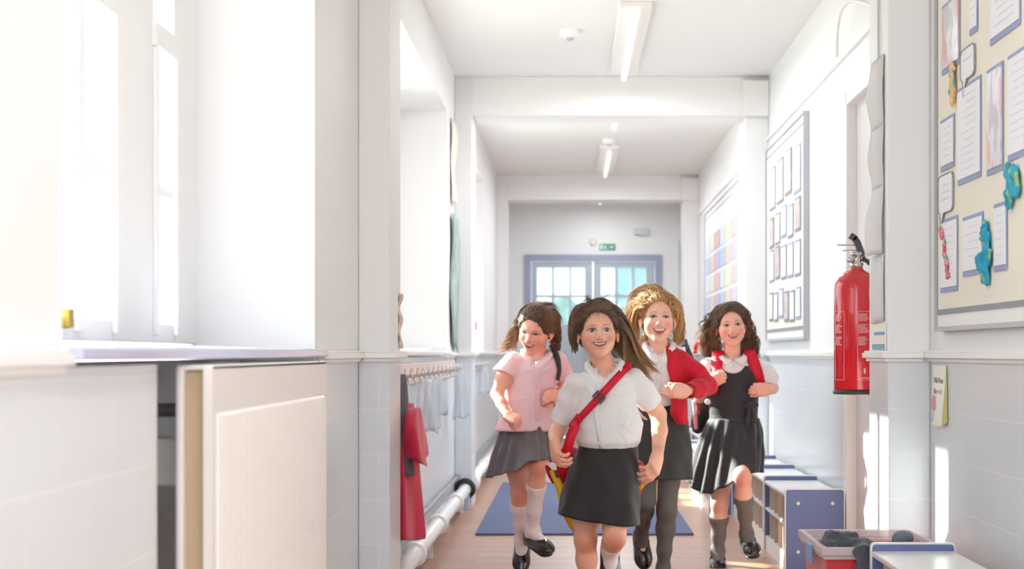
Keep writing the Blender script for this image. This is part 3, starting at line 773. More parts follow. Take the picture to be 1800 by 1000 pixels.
def drape(name, label, cat, X0, y0, y1, ztop, zbot, depth, m, folds=5, amp=0.012, seed=0, flare=0.0, group=None, parent=None, n=28, rag=0.0):
    """cloth hanging from a hook: closed tube flattened against the wall"""
    r = np.random.default_rng(seed); vs = []; fs = []; rows = 22
    ph = r.uniform(0, 6); yc = (y0 + y1) / 2; hw = (y1 - y0) / 2
    for i in range(rows):
        v = i / (rows - 1); sh = min(1.0, 0.30 + 1.1 * math.sqrt(v)); fl = 1 + flare * v
        for j in range(n):
            a = 2 * math.pi * j / n
            rr = 1 + 0.16 * math.sin(folds * a + ph + 1.3 * v) * (0.3 + v) + 0.07 * math.sin((folds * 2 + 1) * a + ph * 2 - 3 * v)
            y = yc + hw * sh * fl * math.cos(a) * rr
            x = X0 + depth * (0.55 + 0.5 * math.sin(a) * (0.6 + 0.6 * v) * rr)
            z = ztop + (zbot - ztop) * v + rag * math.sin(3 * a + ph) * v
            vs.append((x, y, z))
    for i in range(rows - 1):
        for j in range(n):
            j2 = (j + 1) % n; fs.append((i * n + j, (i + 1) * n + j, (i + 1) * n + j2, i * n + j2))
    fs.append(tuple(range(n))); fs.append(tuple((rows - 1) * n + j for j in range(n - 1, -1, -1)))
    o = mk(name, vs, fs, m, parent, smooth=True)
    if parent is None: tag(o, label, cat, group)
    return o
M_crim = mat('crimson_fleece', 'c4103e', 0.8, sheen=0.3, bump=0.15, bscale=120)
M_dgrey = mat('charcoal_cloth', '55505a', 0.8, bump=0.1, bscale=150)
drape('coat', 'dark grey jacket hanging just above the crimson coat on left rail', 'coat', XL + 0.02, 6.60, 6.92, 0.87, 0.50, 0.10, M_dgrey, 3, seed=3)
t = thing('coat', 'crimson child\'s coat hanging from coat rail beside the near left pillar', 'coat', (XL, 6.9, 0.26))
drape('coat_body', '', '', XL + 0.02, 6.62, 7.04, 0.76, 0.265, 0.125, M_crim, 5, seed=5, parent=t, flare=0.02, rag=0.01)
drape('hood', '', '', XL + 0.06, 6.60, 6.90, 0.745, 0.55, 0.115, M_crim, 3, seed=9, parent=t, flare=-0.1, rag=0.02)
M_plas = glass_mat('clear_plastic', 'eef2f6', 0.22)
for i, (y0, y1, zt, zb_) in enumerate(((7.75, 8.0, 0.84, 0.62), (8.1, 8.38, 0.84, 0.60), (8.55, 8.75, 0.83, 0.66), (10.3, 10.6, 0.84, 0.58), (13.1, 13.35, 0.86, 0.66))):
    drape('plastic_bag', '%s clear plastic bag hanging on the left coat hooks' % ['nearest', 'largest', 'third', 'fourth, by the middle left pillar,', 'farthest, past the middle left pillar,'][i], 'bag', XL + 0.045, y0, y1, zt, zb_, 0.07, M_plas, 3, seed=20 + i, rag=0.012)
t = thing('coat_rack', 'short coat rail on the left wall beyond the middle pillar', 'coat rack', (XL, 13.2, 0.82))
MB().box(XL, XL + 0.018, 11.8, 14.8, 0.815, 0.905).build('rail_board', mat('rail_grey', 'b4b8bc', 0.4), t, bevel=0.004)
for i in range(7):
    y = 12.0 + i * 0.42
    MB().tube([(XL + 0.018, y, 0.85), (XL + 0.05, y, 0.85), (XL + 0.066, y, 0.885)], 0.005, 8).build('hook', M_hook, t, smooth=True)

# hanging painted paper at the end of the middle left bay
A = []; B_ = []
for j in range(15):
    v = j / 14; z = 1.78 - 0.77 * v
    A.append((XL + 0.012 + 0.006 * math.sin(9 * v), 10.72 + 0.04 * math.sin(7 * v), z)); B_.append((XL + 0.03 + 0.012 * math.sin(6 * v), 11.12 - 0.05 * math.sin(5 * v + 1), z - 0.02 - 0.04 * v))
tag(MB().strip(A, B_).build('painted_hanging', mat('sea_green_paint', 'a9bcb8', 0.7, var=0.35, bscale=10), smooth=True, solid=0.002), 'grey green painted paper hanging on wall strip before the middle left pillar', 'artwork')
A = [(XL + 0.010 + 0.004 * math.sin(9 * v), 10.75, 2.34 - 0.5 * v) for v in np.linspace(0, 1, 10)]
B_ = [(XL + 0.02 + 0.01 * math.sin(8 * v), 11.05, 2.34 - 0.5 * v) for v in np.linspace(0, 1, 10)]
tag(MB().strip(A, B_).build('paper_hanging', mat('cream_strip', 'f0e8da', 0.7), smooth=True, solid=0.002), 'cream paper hanging high above the grey green painting', 'artwork')
A = [(PL + 0.002 + 0.004 * math.sin(17 * v), 6.44, 1.16 - 0.195 * v) for v in np.linspace(0, 1, 14)]
B_ = [(PL + 0.006 + 0.006 * math.sin(14 * v + 1), 6.50 + 0.01 * math.sin(20 * v), 1.16 - 0.195 * v) for v in np.linspace(0, 1, 14)]
tag(MB().strip(A, B_).build('paper_ribbon', mat('coral_cream_paper', 'ecd2bf', 0.7, var=0.3, bscale=60), smooth=True, solid=0.002), 'narrow coral and cream paper ribbon on the near left pillar', 'paper decoration')
# red and black bottle on the left rail
t = thing('spray_bottle', 'small red bottle with black base on the sill beyond middle left pillar', 'bottle', (-0.66, 12.6, 0.965))
MB().lathe([(0, 0), (0.028, 0), (0.03, 0.01), (0.03, 0.07)], (-0.70, 12.6, 0.965)).build('base', mat('bottle_black', '3a3438', 0.4), t, smooth=True)
MB().lathe([(0.031, 0.07), (0.033, 0.13), (0.024, 0.155), (0.012, 0.165), (0.012, 0.18)], (-0.70, 12.6, 0.965)).build('bottle_body', mat('bottle_red', 'e23a52', 0.35), t, smooth=True)
MB().box(-0.72, -0.665, 12.585, 12.615, 1.145, 1.175).box(-0.672, -0.66, 12.59, 12.61, 1.11, 1.16).build('trigger', mat('trigger_red', 'e0203f', 0.4), t, bevel=0.004)

# ------------------------------------------------------------ mat
o = MB().box(-0.503, 0.635, 9.47, 13.2, 0.0, 0.012).build('floor_mat', mat('blue_mat_fabric', '575f80', 0.85, bump=0.2, bscale=200, var=0.08), bevel=0.004)
tag(o, 'wide slate blue floor mat lying behind the running children', 'mat')

# ------------------------------------------------------------ low shoe lockers
M_lblue = mat('locker_blue_panel', '606d9e', 0.42, var=0.06, bscale=6); M_lbar = mat('locker_blue_edge', '2d5ea6', 0.35)
M_lwhite = mat('locker_white', 'e9e5e3', 0.25); M_lin = mat('locker_inner_beige', 'cdbcae', 0.6); M_bolt = mat('bolt_cap', 'e8e2dc', 0.35)
def rrect(x0, x1, z0, z1, r, n=5):
    p = []
    for cx, cz, a0 in ((x1 - r, z0 + 0.001, -90), (x1 - r, z1 - r, 0), (x0 + r, z1 - r, 90)):
        if a0 == -90: p.append((x1, z0)); continue
        for i in range(n + 1):
            a = math.radians(a0 + 90 * i / n); p.append((cx + r * math.cos(a), cz + r * math.sin(a)))
    p.append((x0, z0)); return p
def end_panel(x0, x1, y0, y1, zt, root, name='end_panel', mblue=None):
    P = rrect(x0, x1, 0.0, zt, 0.014); mb = MB(); n = len(P)
    vs = [(x, y0, z) for x, z in P] + [(x, y1, z) for x, z in P]
    mb.add(vs, [tuple(range(n - 1, -1, -1)), tuple(range(n, 2 * n))] + [(i, (i + 1) % n, n + (i + 1) % n, n + i) for i in range(n)])
    o = mb.build(name, M_lwhite, root)
    P = rrect(x0 + 0.005, x1 - 0.005, 0.005, zt - 0.005, 0.010); n = len(P); mb = MB()
    vs = [(x, y0 - 0.0015, z) for x, z in P] + [(x, y1 + 0.0015, z) for x, z in P]
    mb.add(vs, [tuple(range(n - 1, -1, -1)), tuple(range(n, 2 * n))] + [(i, (i + 1) % n, n + (i + 1) % n, n + i) for i in range(n)])
    mb.build('blue_face', mblue or M_lblue, o)
    return o
def locker(label, x0, x1, y0, y1, zt=0.335, group='low blue and white shoe lockers in a row'):
    t = thing('shoe_locker', label, 'locker', ((x0 + x1) / 2, y0, 0), group)
    MB().box(x0 - 0.004, x1, y0 + 0.018, y1 - 0.018, zt - 0.018, zt).build('top', M_lwhite, t, bevel=0.005)
    MB().box(x0, x1, y0 + 0.018, y1 - 0.018, 0, 0.07).build('plinth', M_lwhite, t)
    MB().box(x1 - 0.012, x1, y0 + 0.018, y1 - 0.018, 0.07, zt - 0.018).build('back_panel', M_lin, t)
    zm = (0.07 + zt) / 2
    MB().box(x0, x1 - 0.012, y0 + 0.018, y1 - 0.018, zm - 0.008, zm + 0.004).build('shelf', M_lwhite, t)
    for i in range(1, 5):
        ya = y0 + (y1 - y0) * i / 5
        MB().box(x0 + 0.004, x1 - 0.012, ya - 0.005, ya + 0.005, 0.07, zt - 0.018).build('divider', M_lin, t)
    for a, b2 in ((y0, y0 + 0.018), (y1 - 0.018, y1)):
        e = end_panel(x0 - 0.008, x1 + 0.004, a, b2, zt + 0.024, t)
        for (u, v) in ((0.2, 0.88), (0.8, 0.88), (0.2, 0.25), (0.8, 0.25)):
            xx = x0 + (x1 - x0) * u
            MB().lathe([(0.0, 0.005), (0.006, 0.005), (0.008, 0.002), (0.008, 0)], (xx, a - 0.0015, zt * v), 14, axis='y').build('bolt_cap', M_bolt, e)
    return t
L0 = ['shoe locker at near end of row, its blue end panel facing the camera', 'second shoe locker of the row behind the blue end panel', 'third shoe locker in the row along the right wall',
      'fourth shoe locker in the row along the right wall', 'fifth shoe locker in the row along the right wall', 'sixth shoe locker of the row, seen between the two girls', 'seventh shoe locker of the row, seen between the two girls', 'farthest shoe locker of the row on the right']
ys = [7.92 + 0.888 * i for i in range(8)]
def copy_tree(o, dy, dx=0, par=None):
    c = o.copy(); C.objects.link(c)
    if par is not None: c.parent = par
    else: c.location = Vector(o.location) + Vector((dx, dy, 0))
    for ch in o.children: copy_tree(ch, 0, 0, c)
    return c
lk = locker(L0[0], 0.935, 1.185, 7.92, 8.80)
bpy.context.view_layer.update()
for i in range(1, 8):
    c = copy_tree(lk, ys[i] - 7.92, 0.02 if i > 2 else 0)
    if i > 2: c.location.x -= 0.14 if i == 9 else 0.02
    if 3 <= i <= 4: c.location.x -= 0.13          # clear of the middle pillar
    c['label'] = L0[i]
locker('nearest shoe locker at the bottom right corner, beside the red tub', 0.875, 1.11, 4.42, 5.30, zt=0.375, group='low blue and white shoe lockers in a row')

# ------------------------------------------------------------ red tub of lost clothes
t = thing('storage_tub', 'red plastic tub with clear rim holding dark clothing, bottom right', 'storage tub', (0.92, 5.66, 0))
def tub(x0, x1, y0, y1, z0, z1, ins, mb, th=0.006):
    o = [(x0 + ins, y0 + ins, z0), (x1 - ins, y0 + ins, z0), (x1 - ins, y1 - ins, z0), (x0 + ins, y1 - ins, z0), (x0, y0, z1), (x1, y0, z1), (x1, y1, z1), (x0, y1, z1)]
    mb.add(o, [(0, 3, 2, 1), (0, 1, 5, 4), (1, 2, 6, 5), (2, 3, 7, 6), (3, 0, 4, 7)]); return mb
tub(0.76, 1.10, 5.42, 5.95, 0.0, 0.335, 0.03, MB()).build('tub_body', mat('tub_red', 'd23a44', 0.3), t, solid=0.006, bevel=0.006)
rim = MB()
for z0, z1, o_ in ((0.335, 0.347, 0.012), (0.347, 0.372, 0.018)):
    rim.box(0.76 - o_, 1.10 + o_, 5.42 - o_, 5.42, z0, z1).box(0.76 - o_, 1.10 + o_, 5.95, 5.95 + o_, z0, z1).box(0.76 - o_, 0.76, 5.42, 5.95, z0, z1).box(1.10, 1.10 + o_, 5.42, 5.95, z0, z1)
rim.build('rim', glass_mat('clear_rim', 'efe4e4', 0.55), t, bevel=0.003)
MB().box(0.735, 0.742, 5.6, 5.72, 0.30, 0.36).build('blue_clip', mat('clip_blue', '6d9ad0', 0.3), t, bevel=0.003)
M_navy = mat('dark_grey_knit', '4a4a53', 0.85, sheen=0.2, bump=0.3, bscale=160)
def cloth_blob(name, pts, rs, label, seed, m, k=0.03, parent=None, amp=0.012):
    s = SDF(); s.chain(pts, rs, k=k); V, Fq = s.mesh(0.004)
    V += vnormals(V, Fq) * wrinkle(V, seed, amp, 1.4)[:, None]
    o = mk(name, V, Fq, m, parent, smooth=True)
    if parent is None: tag(o, label, 'clothing')
    return o
s = SDF()
s.chain([(0.775, 5.50, 0.355), (0.80, 5.55, 0.375), (0.84, 5.54, 0.372), (0.88, 5.48, 0.362)], [0.024, 0.032, 0.028, 0.026], k=0.03)
s.chain([(0.78, 5.48, 0.345), (0.83, 5.46, 0.340), (0.87, 5.45, 0.343)], [0.022, 0.020, 0.018], k=0.02)
s.chain([(0.88, 5.47, 0.365), (0.862, 5.375, 0.365), (0.858, 5.35, 0.30), (0.852, 5.345, 0.20), (0.85, 5.345, 0.13)], [0.026, 0.020, 0.020, 0.022, 0.02], k=0.03)
s.ell((0.93, 5.65, 0.30), (0.13, 0.2, 0.045), k=0.05)
V, Fq = s.mesh(0.004); V += vnormals(V, Fq) * wrinkle(V, 31, .014, 2.0)[:, None]
tag(mk('cardigan', V, Fq, M_navy, smooth=True), 'dark grey knitted garment spilling over the rim of the red tub', 'clothing')
s = SDF(); s.ell((1.05, 5.78, 0.36), (0.035, 0.05, 0.028)); V, Fq = s.mesh(0.004); V += vnormals(V, Fq) * wrinkle(V, 33, .006, 2)[:, None]
tag(mk('woolly_hat', V, Fq, mat('slate_knit', '6c7384', 0.8), smooth=True), 'slate grey woollen lump peeping out behind the nearest locker', 'clothing')

# ------------------------------------------------------------ fire extinguisher
ex, ey = 1.108, 7.08
t = thing('fire_extinguisher', 'red fire extinguisher with black handle hung beside the near right pillar', 'fire extinguisher', (ex, ey, 0.79))
z0 = 0.795; R_ = 0.088
MB().lathe([(0, 0.0), (R_ - 0.004, 0.0), (R_, 0.004), (R_, 0.40), (R_ - 0.004, 0.425), (R_ - 0.018, 0.452), (R_ - 0.045, 0.470), (0.028, 0.478), (0.022, 0.49), (0.0, 0.49)], (ex, ey, z0), 48).build('cylinder', mat('extinguisher_red', 'd3202c', 0.16, coat=0.5), t, smooth=True)
MB().lathe([(R_ + 0.002, -0.006), (R_ + 0.004, 0.0), (R_ + 0.002, 0.012), (R_ - 0.002, 0.012)], (ex, ey, z0), 48).build('base_ring', mat('base_ring_black', '34302f', 0.35), t, smooth=True)
M_chr = mat('chrome', 'c9c4c0', 0.18, 1.0); M_blk = mat('handle_black', '4a484b', 0.4)
MB().lathe([(0.022, 0.485), (0.026, 0.492), (0.026, 0.503), (0.018, 0.508), (0.018, 0.53), (0.024, 0.535), (0.024, 0.545), (0.0, 0.548)], (ex, ey, z0), 24).tube([(ex - 0.02, ey - 0.01, z0 + 0.515), (ex - 0.035, ey - 0.02, z0 + 0.515)], 0.010, 12).build('valve', M_chr, t, smooth=True)
H = MB(); hp = [(0.020, 0.535), (0.012, 0.560), (0.002, 0.585), (-0.008, 0.600), (-0.020, 0.608)]
for i in range(len(hp) - 1):
    a, b2 = hp[i], hp[i + 1]
    H.obox((ex + (a[0] + b2[0]) / 2, ey, z0 + (a[1] + b2[1]) / 2), ((b2[0] - a[0], 0, b2[1] - a[1]), (0, 1, 0), (-(b2[1] - a[1]), 0, b2[0] - a[0])), (0.015, 0.013, 0.012))
H.build('squeeze_lever', M_blk, t, bevel=0.003)
MB().obox((ex + 0.03, ey, z0 + 0.525), ((1, 0, -1.5), (0, 1, 0), (1.5, 0, 1)), (0.035, 0.011, 0.004)).build('carry_handle', M_blk, t, bevel=0.002)
MB().tube([(ex - 0.055, ey - 0.005, z0 + 0.552), (ex + 0.065, ey + 0.002, z0 + 0.556)], 0.0028, 8).build('safety_pin', M_chr, t)
MB().tube([(ex - 0.075, ey, z0 + 0.574), (ex - 0.005, ey, z0 + 0.574)], 0.003, 8).build('pin_tail', M_chr, t)
MB().tube([(ex + 0.02, ey, z0 + 0.52), (ex + 0.07, ey - 0.01, z0 + 0.50), (ex + 0.098, ey, z0 + 0.44), (ex + 0.098, ey, z0 + 0.15)], 0.009, 10).build('hose', M_blk, t, smooth=True)
MB().box(ex + 0.06, XR, ey + 0.02, ey + 0.05, z0 + 0.3, z0 + 0.36).build('wall_bracket', M_blk, t)
def wrap(a, z, r=R_ + 0.0008): return (ex + r * math.sin(a), ey - r * math.cos(a), z)
lab = MB()
def wbox(a0, a1, za, zb_, n=6):
    A = [wrap(a0 + (a1 - a0) * i / n, za) for i in range(n + 1)]; B2 = [wrap(a0 + (a1 - a0) * i / n, zb_) for i in range(n + 1)]
    lab.strip(A, B2)
def frame_(a0, a1, za, zb_):
    w_ = 0.0013
    wbox(a0, a1, zb_ - w_, zb_); wbox(a0, a1, za, za + w_); wbox(a0, a0 + 0.015, za, zb_, 1); wbox(a1 - 0.015, a1, za, zb_, 1)
frame_(-0.12, 0.52, z0 + 0.05, z0 + 0.315); frame_(-1.35, -0.72, z0 + 0.05, z0 + 0.315)
for base, wd in ((-0.10, 0.55), (-1.30, 0.5)):
    z = z0 + 0.302
    for i in range(17):
        if i in (5, 11): z -= 0.012
        wbox(base + 0.03, base + wd * (0.55 + 0.4 * random.random()), z, z + 0.0022); z -= 0.0058
wbox(0.16, 0.24, z0 + 0.075, z0 + 0.095, 2); wbox(0.05, 0.45, z0 + 0.057, z0 + 0.060)
lab.build('printed_label', mat('label_print', 'f0c8cc', 0.4), t, solid=0.0003)
# ------------------------------------------------------------ children
def rotm(yaw, pitch, roll):
    y, p, r = map(math.radians, (yaw, pitch, roll))
    M = Matrix.Rotation(y, 3, 'Z') @ Matrix.Rotation(p, 3, 'X') @ Matrix.Rotation(r, 3, 'Y')
    return np.array(M)

class Head:
    """local axes: x towards screen right, y out of the face, z up; origin between the eyes at mid head"""
    def __init__(s, c, yaw=0, pitch=0, roll=0, sc=1.0):
        R = rotm(yaw, pitch, roll)
        s.ax = np.array([R @ np.array([1, 0, 0]), R @ np.array([0, -1, 0]), R @ np.array([0, 0, 1])])   # rows
        s.c = np.array(c, float); s.sc = sc; s.fl = 1.0
    def w(s, x, y, z): return s.c + s.sc * (np.array([x, y, z]) @ s.ax)
    def loc(s, P): return ((np.asarray(P) - s.c) @ s.ax.T) / s.sc

def head_sdf(S, h, m):
    sc = h.sc; fl = h.fl
    def W_(c): return h.w(c[0], c[1], c[2] * fl if c[2] < 0 else c[2])
    def E(c, r, k=0.02, op='u', R=None):
        S.ell(W_(c), np.array(r) * sc, h.ax, k * sc, op)
    def Cn(a, b, ra, rb, k=0.015, op='u'): S.cone(W_(a), W_(b), ra * sc, rb * sc, k * sc, op)
    E((0, -.032, .022), (.069, .085, .078), .02)                 # skull
    E((0, .012, .028), (.057, .057, .056), .03)                  # forehead
    E((0, .014, -.028), (.051, .053, .062), .03)                 # mid face
    Cn((-.027, .012, -.054), (-.007, .042, -.084), .019, .013, .03)
    Cn((.027, .012, -.054), (.007, .042, -.084), .019, .013, .03)
    E((0, .050, -.088), (.014, .012, .011), .022)                # chin
    ck = m.get('cheek', 1.0)
    for sx in (-1, 1):
        E((sx * .032, .043, -.034), (.0185 * ck, .018, .017), .026)   # cheeks
        E((sx * .0265, .082, .0), (.017, .0150, .0085), .014, 's')   # sockets
        E((sx * .0260, .0475, -.001), (.0145, .0155, .0125), .004)   # lids over the eyeball
        Cn((sx * .012, .068, .015), (sx * .034, .058, .017), .004, .0035, .014)  # brow ridge
        E((sx * .0700, -.008, -.016), (.0065, .015, .026), .008)     # ear
        E((sx * .0775, -.002, -.013), (.005, .008, .015), .006, 's')
        E((sx * .0735, -.018, -.010), (.006, .006, .021), .005)
    Cn((0, .062, .004), (0, .074, -.024), .0055, .0075, .014)    # nose
    E((0, .0765, -.029), (.0075, .0080, .0070), .010)
    for sx in (-1, 1): E((sx * .0085, .070, -.0325), (.0056, .0072, .0054), .007)
    E((0, .058, -.054), (.025, .013, .017), .02)                 # muzzle
    mo = m['open']; zc = -.0575 * fl
    def E2(c, r, k, op='u'): S.ell(h.w(*c), np.array(r) * sc, h.ax, k * sc, op)
    for t_ in np.linspace(-1, 1, 7):                             # lips as a smiling arc
        x = t_ * .022; zz = zc + .0065 * t_ * t_
        yy = .0700 - .012 * t_ * t_
        E2((x, yy, zz + .0035 + mo * .45 * (1 - t_ * t_)), (.005, .0045, .0030), .006)
        E2((x * .93, yy - .001, zz - .004 - mo * .62 * (1 - t_ * t_)), (.005, .0045, .0036), .006)
    E2((0, .078, zc + .002 - mo * .1), (.0185, .0105, .0028 + mo * .50), .003, 's')
    S.cone(h.w(0, -.028, -.05), h.w(*m['neck_l']), .040 * sc, .038 * sc, .02 * sc)   # neck

def srgb(*c): return np.array(lin(''.join('%02x' % int(max(0, min(255, v))) for v in c)))

def paint_head(h, V, P):
    q = h.loc(V); x, y, z = q.T; zt = z; z = np.where(z < 0, z / h.fl, z)
    sk = np.array(lin(P['skin'])); col = np.tile(sk, (len(V), 1))
    noise = 1 + 0.03 * np.sin(V[:, 0] * 210 + 2 * np.sin(V[:, 2] * 170)) * np.sin(V[:, 2] * 190)
    col *= noise[:, None]
    def blend(c, a):
        nonlocal col
        a = np.clip(a, 0, 1)[:, None]; col = col * (1 - a) + np.array(c) * a
    fr = (y > .02) & (np.abs(z) < .115)
    blush = np.array(lin(P['blush']))
    for sx in (-1, 1):
        blend(blush, .55 * np.exp(-(((x - sx * .036) / .016) ** 2 + ((z + .036) / .015) ** 2)) * fr)
        blend(blush, .45 * np.exp(-(((x - sx * .078) / .012) ** 2 + ((z + .015) / .022) ** 2)))
    blend(blush, .35 * np.exp(-((x / .010) ** 2 + ((z + .030) / .010) ** 2)) * (y > .06))
    blend(blush * .82, .35 * np.exp(-((x / .03) ** 2 + ((z + .073) / .007) ** 2)) * (y > .03))
    blend(blush * .8, .40 * np.exp(-(((np.abs(x) - .029) / .0035) ** 2 + ((z + .052) / .008) ** 2)) * (y > .03))   # smile fold, its shade painted into the skin
    blend(sk * .55, .5 * np.exp(-(((np.abs(x) - .0265) / .017) ** 2 + ((z - .0075) / .0035) ** 2)) * (y > .03))      # lid crease, shade put in as darker skin colour
    # brows
    bz = .0185 - 14 * (np.abs(x) - .026) ** 2 - .06 * np.maximum(np.abs(x) - .03, 0)
    bw = .0022 + .0010 * (np.abs(x) < .03)
    br = np.exp(-((z - bz) / bw) ** 2) * np.clip((np.abs(x) - .010) / .004, 0, 1) * np.clip((.043 - np.abs(x)) / .008, 0, 1) * fr
    blend(lin(P['brow']), .55 * br)
    # eyes
    eo = P['eye_open']
    for sx in (-1, 1):
        u = (x - sx * .0260) / .0160; zz = z + .0005 - sx * 0; v = zz / (.0070 * eo)
        up = 1 - np.abs(u) ** 2.2; lo = 0.85 * (1 - np.abs(u) ** 2)
        ins = (np.abs(u) < 1) & (v < up) & (v > -lo) & (y > .03)
        lash = np.exp(-((v - up) * eo / .28) ** 2) * (np.abs(u) < 1.08) * (y > .03)
        lashl = np.exp(-((v + lo) * eo / .16) ** 2) * (np.abs(u) < 1.0) * (y > .03)
        fy = (y > .03)
        am = np.clip(np.minimum((up - v) * .007 * eo, (v + lo) * .007 * eo) / .0010 + .5, 0, 1) * np.clip((1 - np.abs(u)) * 12, 0, 1) * fy
        blend(lin('d2c6c2'), am)
        gx = x - sx * .0260 - P['gaze'][0]; gz = zz - P['gaze'][1]
        rr = np.sqrt(gx ** 2 + gz ** 2)
        blend(np.array(lin(P['iris'])) * .55, am * np.clip((.0072 - rr) / .0010 + .5, 0, 1))
        blend(np.array(lin(P['iris'])), am * np.clip((.0058 - rr) / .0012 + .5, 0, 1))
        blend(lin('15100e'), am * np.clip((.0031 - rr) / .0009 + .5, 0, 1))
        blend((.85, .85, .85), am * np.clip((.0012 - np.sqrt((gx + .0018) ** 2 + (gz - .0022) ** 2)) / .0008 + .5, 0, 1))  # catchlight painted into the eye colour
        blend(lin('2b1c18'), .9 * lash); blend(lin('6b4238'), .5 * lashl)
    for sx in (-1, 1):
        blend(lin('5c221c'), .85 * np.exp(-(((x - sx * .0062) / .0030) ** 2 + ((z + .0395) / .0020) ** 2)) * (y > .055))
    # mouth
    mo = P['mouth']; w_ = .0235; t_ = x / w_; z = zt
    arc = -.0575 * h.fl + .0065 * t_ * t_ * (w_ / .022) ** 2
    top = arc + .0022 + mo * .45 * (1 - t_ * t_); bot = arc - .0030 - mo * .62 * (1 - t_ * t_)
    fm = (np.abs(t_) < 1) & (y > .035)
    lip = np.array(lin(P['lip']))
    li = np.clip(1 - (z - top) / .0050, 0, 1) * (z > top) + np.clip(1 - (bot - z) / .0058, 0, 1) * (z < bot)
    blend(lip, np.where(fm, np.minimum(1, li * 1.5) * np.clip((1 - np.abs(t_)) * 8, 0, 1), 0))
    ym = (y > .035)
    ed = np.clip((1 - np.abs(t_)) / .05, 0, 1) * ym
    ia = np.clip(np.minimum(top - z, z - bot) / .0010 + .5, 0, 1) * ed
    blend(lin('6a2222'), ia)
    th = (.0036 + mo * .42) * (1 - .30 * t_ * t_)
    blend(lin('c0605c'), ia * (mo > .008) * np.clip((bot + .0075 - z) / .002 + .5, 0, 1) * np.clip((.62 - np.abs(t_)) / .1, 0, 1))
    ta = np.clip(np.minimum(top - .0003 - z, z - (top - th)) / .0010 + .5, 0, 1) * np.clip((.84 - np.abs(t_)) / .06, 0, 1) * ym
    gap = 1 - .14 * np.exp(-((np.abs(((x / .0068 + .5) % 1) - .5) - .5) / .07) ** 2)
    tc_ = np.array(lin('efe7e0'))[None] * gap[:, None]
    col = col * (1 - ta[:, None]) + tc_ * ta[:, None]
    corner = (np.abs(np.abs(t_) - 1) < .07) & (np.abs(z - arc) < .0022) & (y > .035); col[corner] = np.array(lin('8a4038'))
    return col

def hand(S, wr, d, pn, L=0.135, curl=(.5, .6, .7, .8), thumb=(.5, .5), side=1, spread=.0):
    """wrist point, direction of fingers, palm-facing normal, curl per finger in radians per joint, side flips the thumb"""
    d = np.array(d, float); d /= np.linalg.norm(d); pn = np.array(pn, float); pn -= d * (pn @ d); pn /= np.linalg.norm(pn)
    s_ = np.cross(d, pn) * side; wr = np.array(wr, float); u = L / .135
    pal = .066 * u
    for i, (o, l) in enumerate(((.0225, .98), (.0080, 1.02), (-.0070, 1.0), (-.0215, .92))):
        k = wr + d * pal * l + s_ * o * u
        S.cone(wr + s_ * o * .62 * u + d * .004, k, .0125 * u, .0105 * u, .012)
        fl = (.030, .033, .031, .024)[i] * u; p = k; c = 0.0
        dirf = d + s_ * spread * (1.5 - i)
        for j, (ll, r0, r1) in enumerate(((fl, .0086, .0078), (fl * .68, .0078, .0072), (fl * .55, .0072, .0060))):
            c += curl[i] * (1.0 if j < 2 else .7)
            dv = dirf * math.cos(c) + pn * math.sin(c); dv /= np.linalg.norm(dv)
            e = p + dv * ll; S.cone(p, e, r0 * u, r1 * u, .0035); p = e
    S.ell(wr + d * pal * .5, np.array([.032, .013, .040]) * u, np.array([s_, pn, d]), .012)
    b0 = wr + d * .014 * u + s_ * .020 * u + pn * .006 * u
    a = thumb[0]; dv = d * math.cos(a) * .9 + s_ * math.sin(a) + pn * .35; dv /= np.linalg.norm(dv)
    e1 = b0 + dv * .030 * u; S.cone(b0, e1, .0125 * u, .0098 * u, .012)
    dv2 = dv + pn * thumb[1] + d * .25; dv2 /= np.linalg.norm(dv2); e2 = e1 + dv2 * .024 * u; S.cone(e1, e2, .0092 * u, .0082 * u, .004)
    dv3 = dv2 + pn * thumb[1] * .6; dv3 /= np.linalg.norm(dv3); S.cone(e2, e2 + dv3 * .019 * u, .0082 * u, .0066 * u, .004)

def join(parts):
    V = []; Fq = []; Cc = []; n = 0
    for v, f, c in parts:
        V.append(v); Fq.append(f + n); Cc.append(c); n += len(v)
    return np.concatenate(V), np.concatenate(Fq), np.concatenate(Cc)

M_skin = mat('skin', vcol=True, rough=0.48, sss=0.25, bump=0.03, bscale=300)
M_hair = mat('hair', vcol=True, rough=0.42, trans=0.22)
M_shirtw = mat('white_shirt_cotton', 'f6f5f7', 0.75, folds=0.45, trans=0.18)
M_shirtp = mat('pale_pink_shirt_cotton', 'f9d6dd', 0.75, folds=0.4, trans=0.22)
M_skirtb = mat('black_skirt_cloth', '1d191b', 0.7, sheen=0.15, folds=0.2)
M_skirtg = mat('grey_skirt_cloth', '5a5257', 0.7, sheen=0.2, bump=0.15, bscale=180)
M_skirtd = mat('dark_grey_skirt_cloth', '2a2828', 0.7, sheen=0.2, bump=0.15, bscale=180)
M_pina = mat('charcoal_pinafore_cloth', '221e25', 0.65, sheen=0.3, bump=0.15, bscale=180)
M_red = mat('red_knit', 'c60028', 0.8, sheen=0.1, folds=0.35)
M_strap = mat('red_webbing', 'd2002b', 0.55, bump=0.2, bscale=200)
M_sockw = mat('white_sock', 'efe2e4', 0.85, bump=0.3, bscale=200)
M_sockg = mat('grey_sock', '766e6c', 0.85, bump=0.3, bscale=200)
M_tights = mat('grey_tights', '5d5856', 0.8, bump=0.3, bscale=220)
M_shoe = mat('black_patent', '1e1c1e', 0.22, coat=0.6)
M_black = mat('black_webbing', '2a272b', 0.6)
M_yel = mat('yellow_fabric', 'e8b21c', 0.6); M_dred = mat('deep_red_fabric', '9c0f2c', 0.7, bump=0.1, bscale=60)

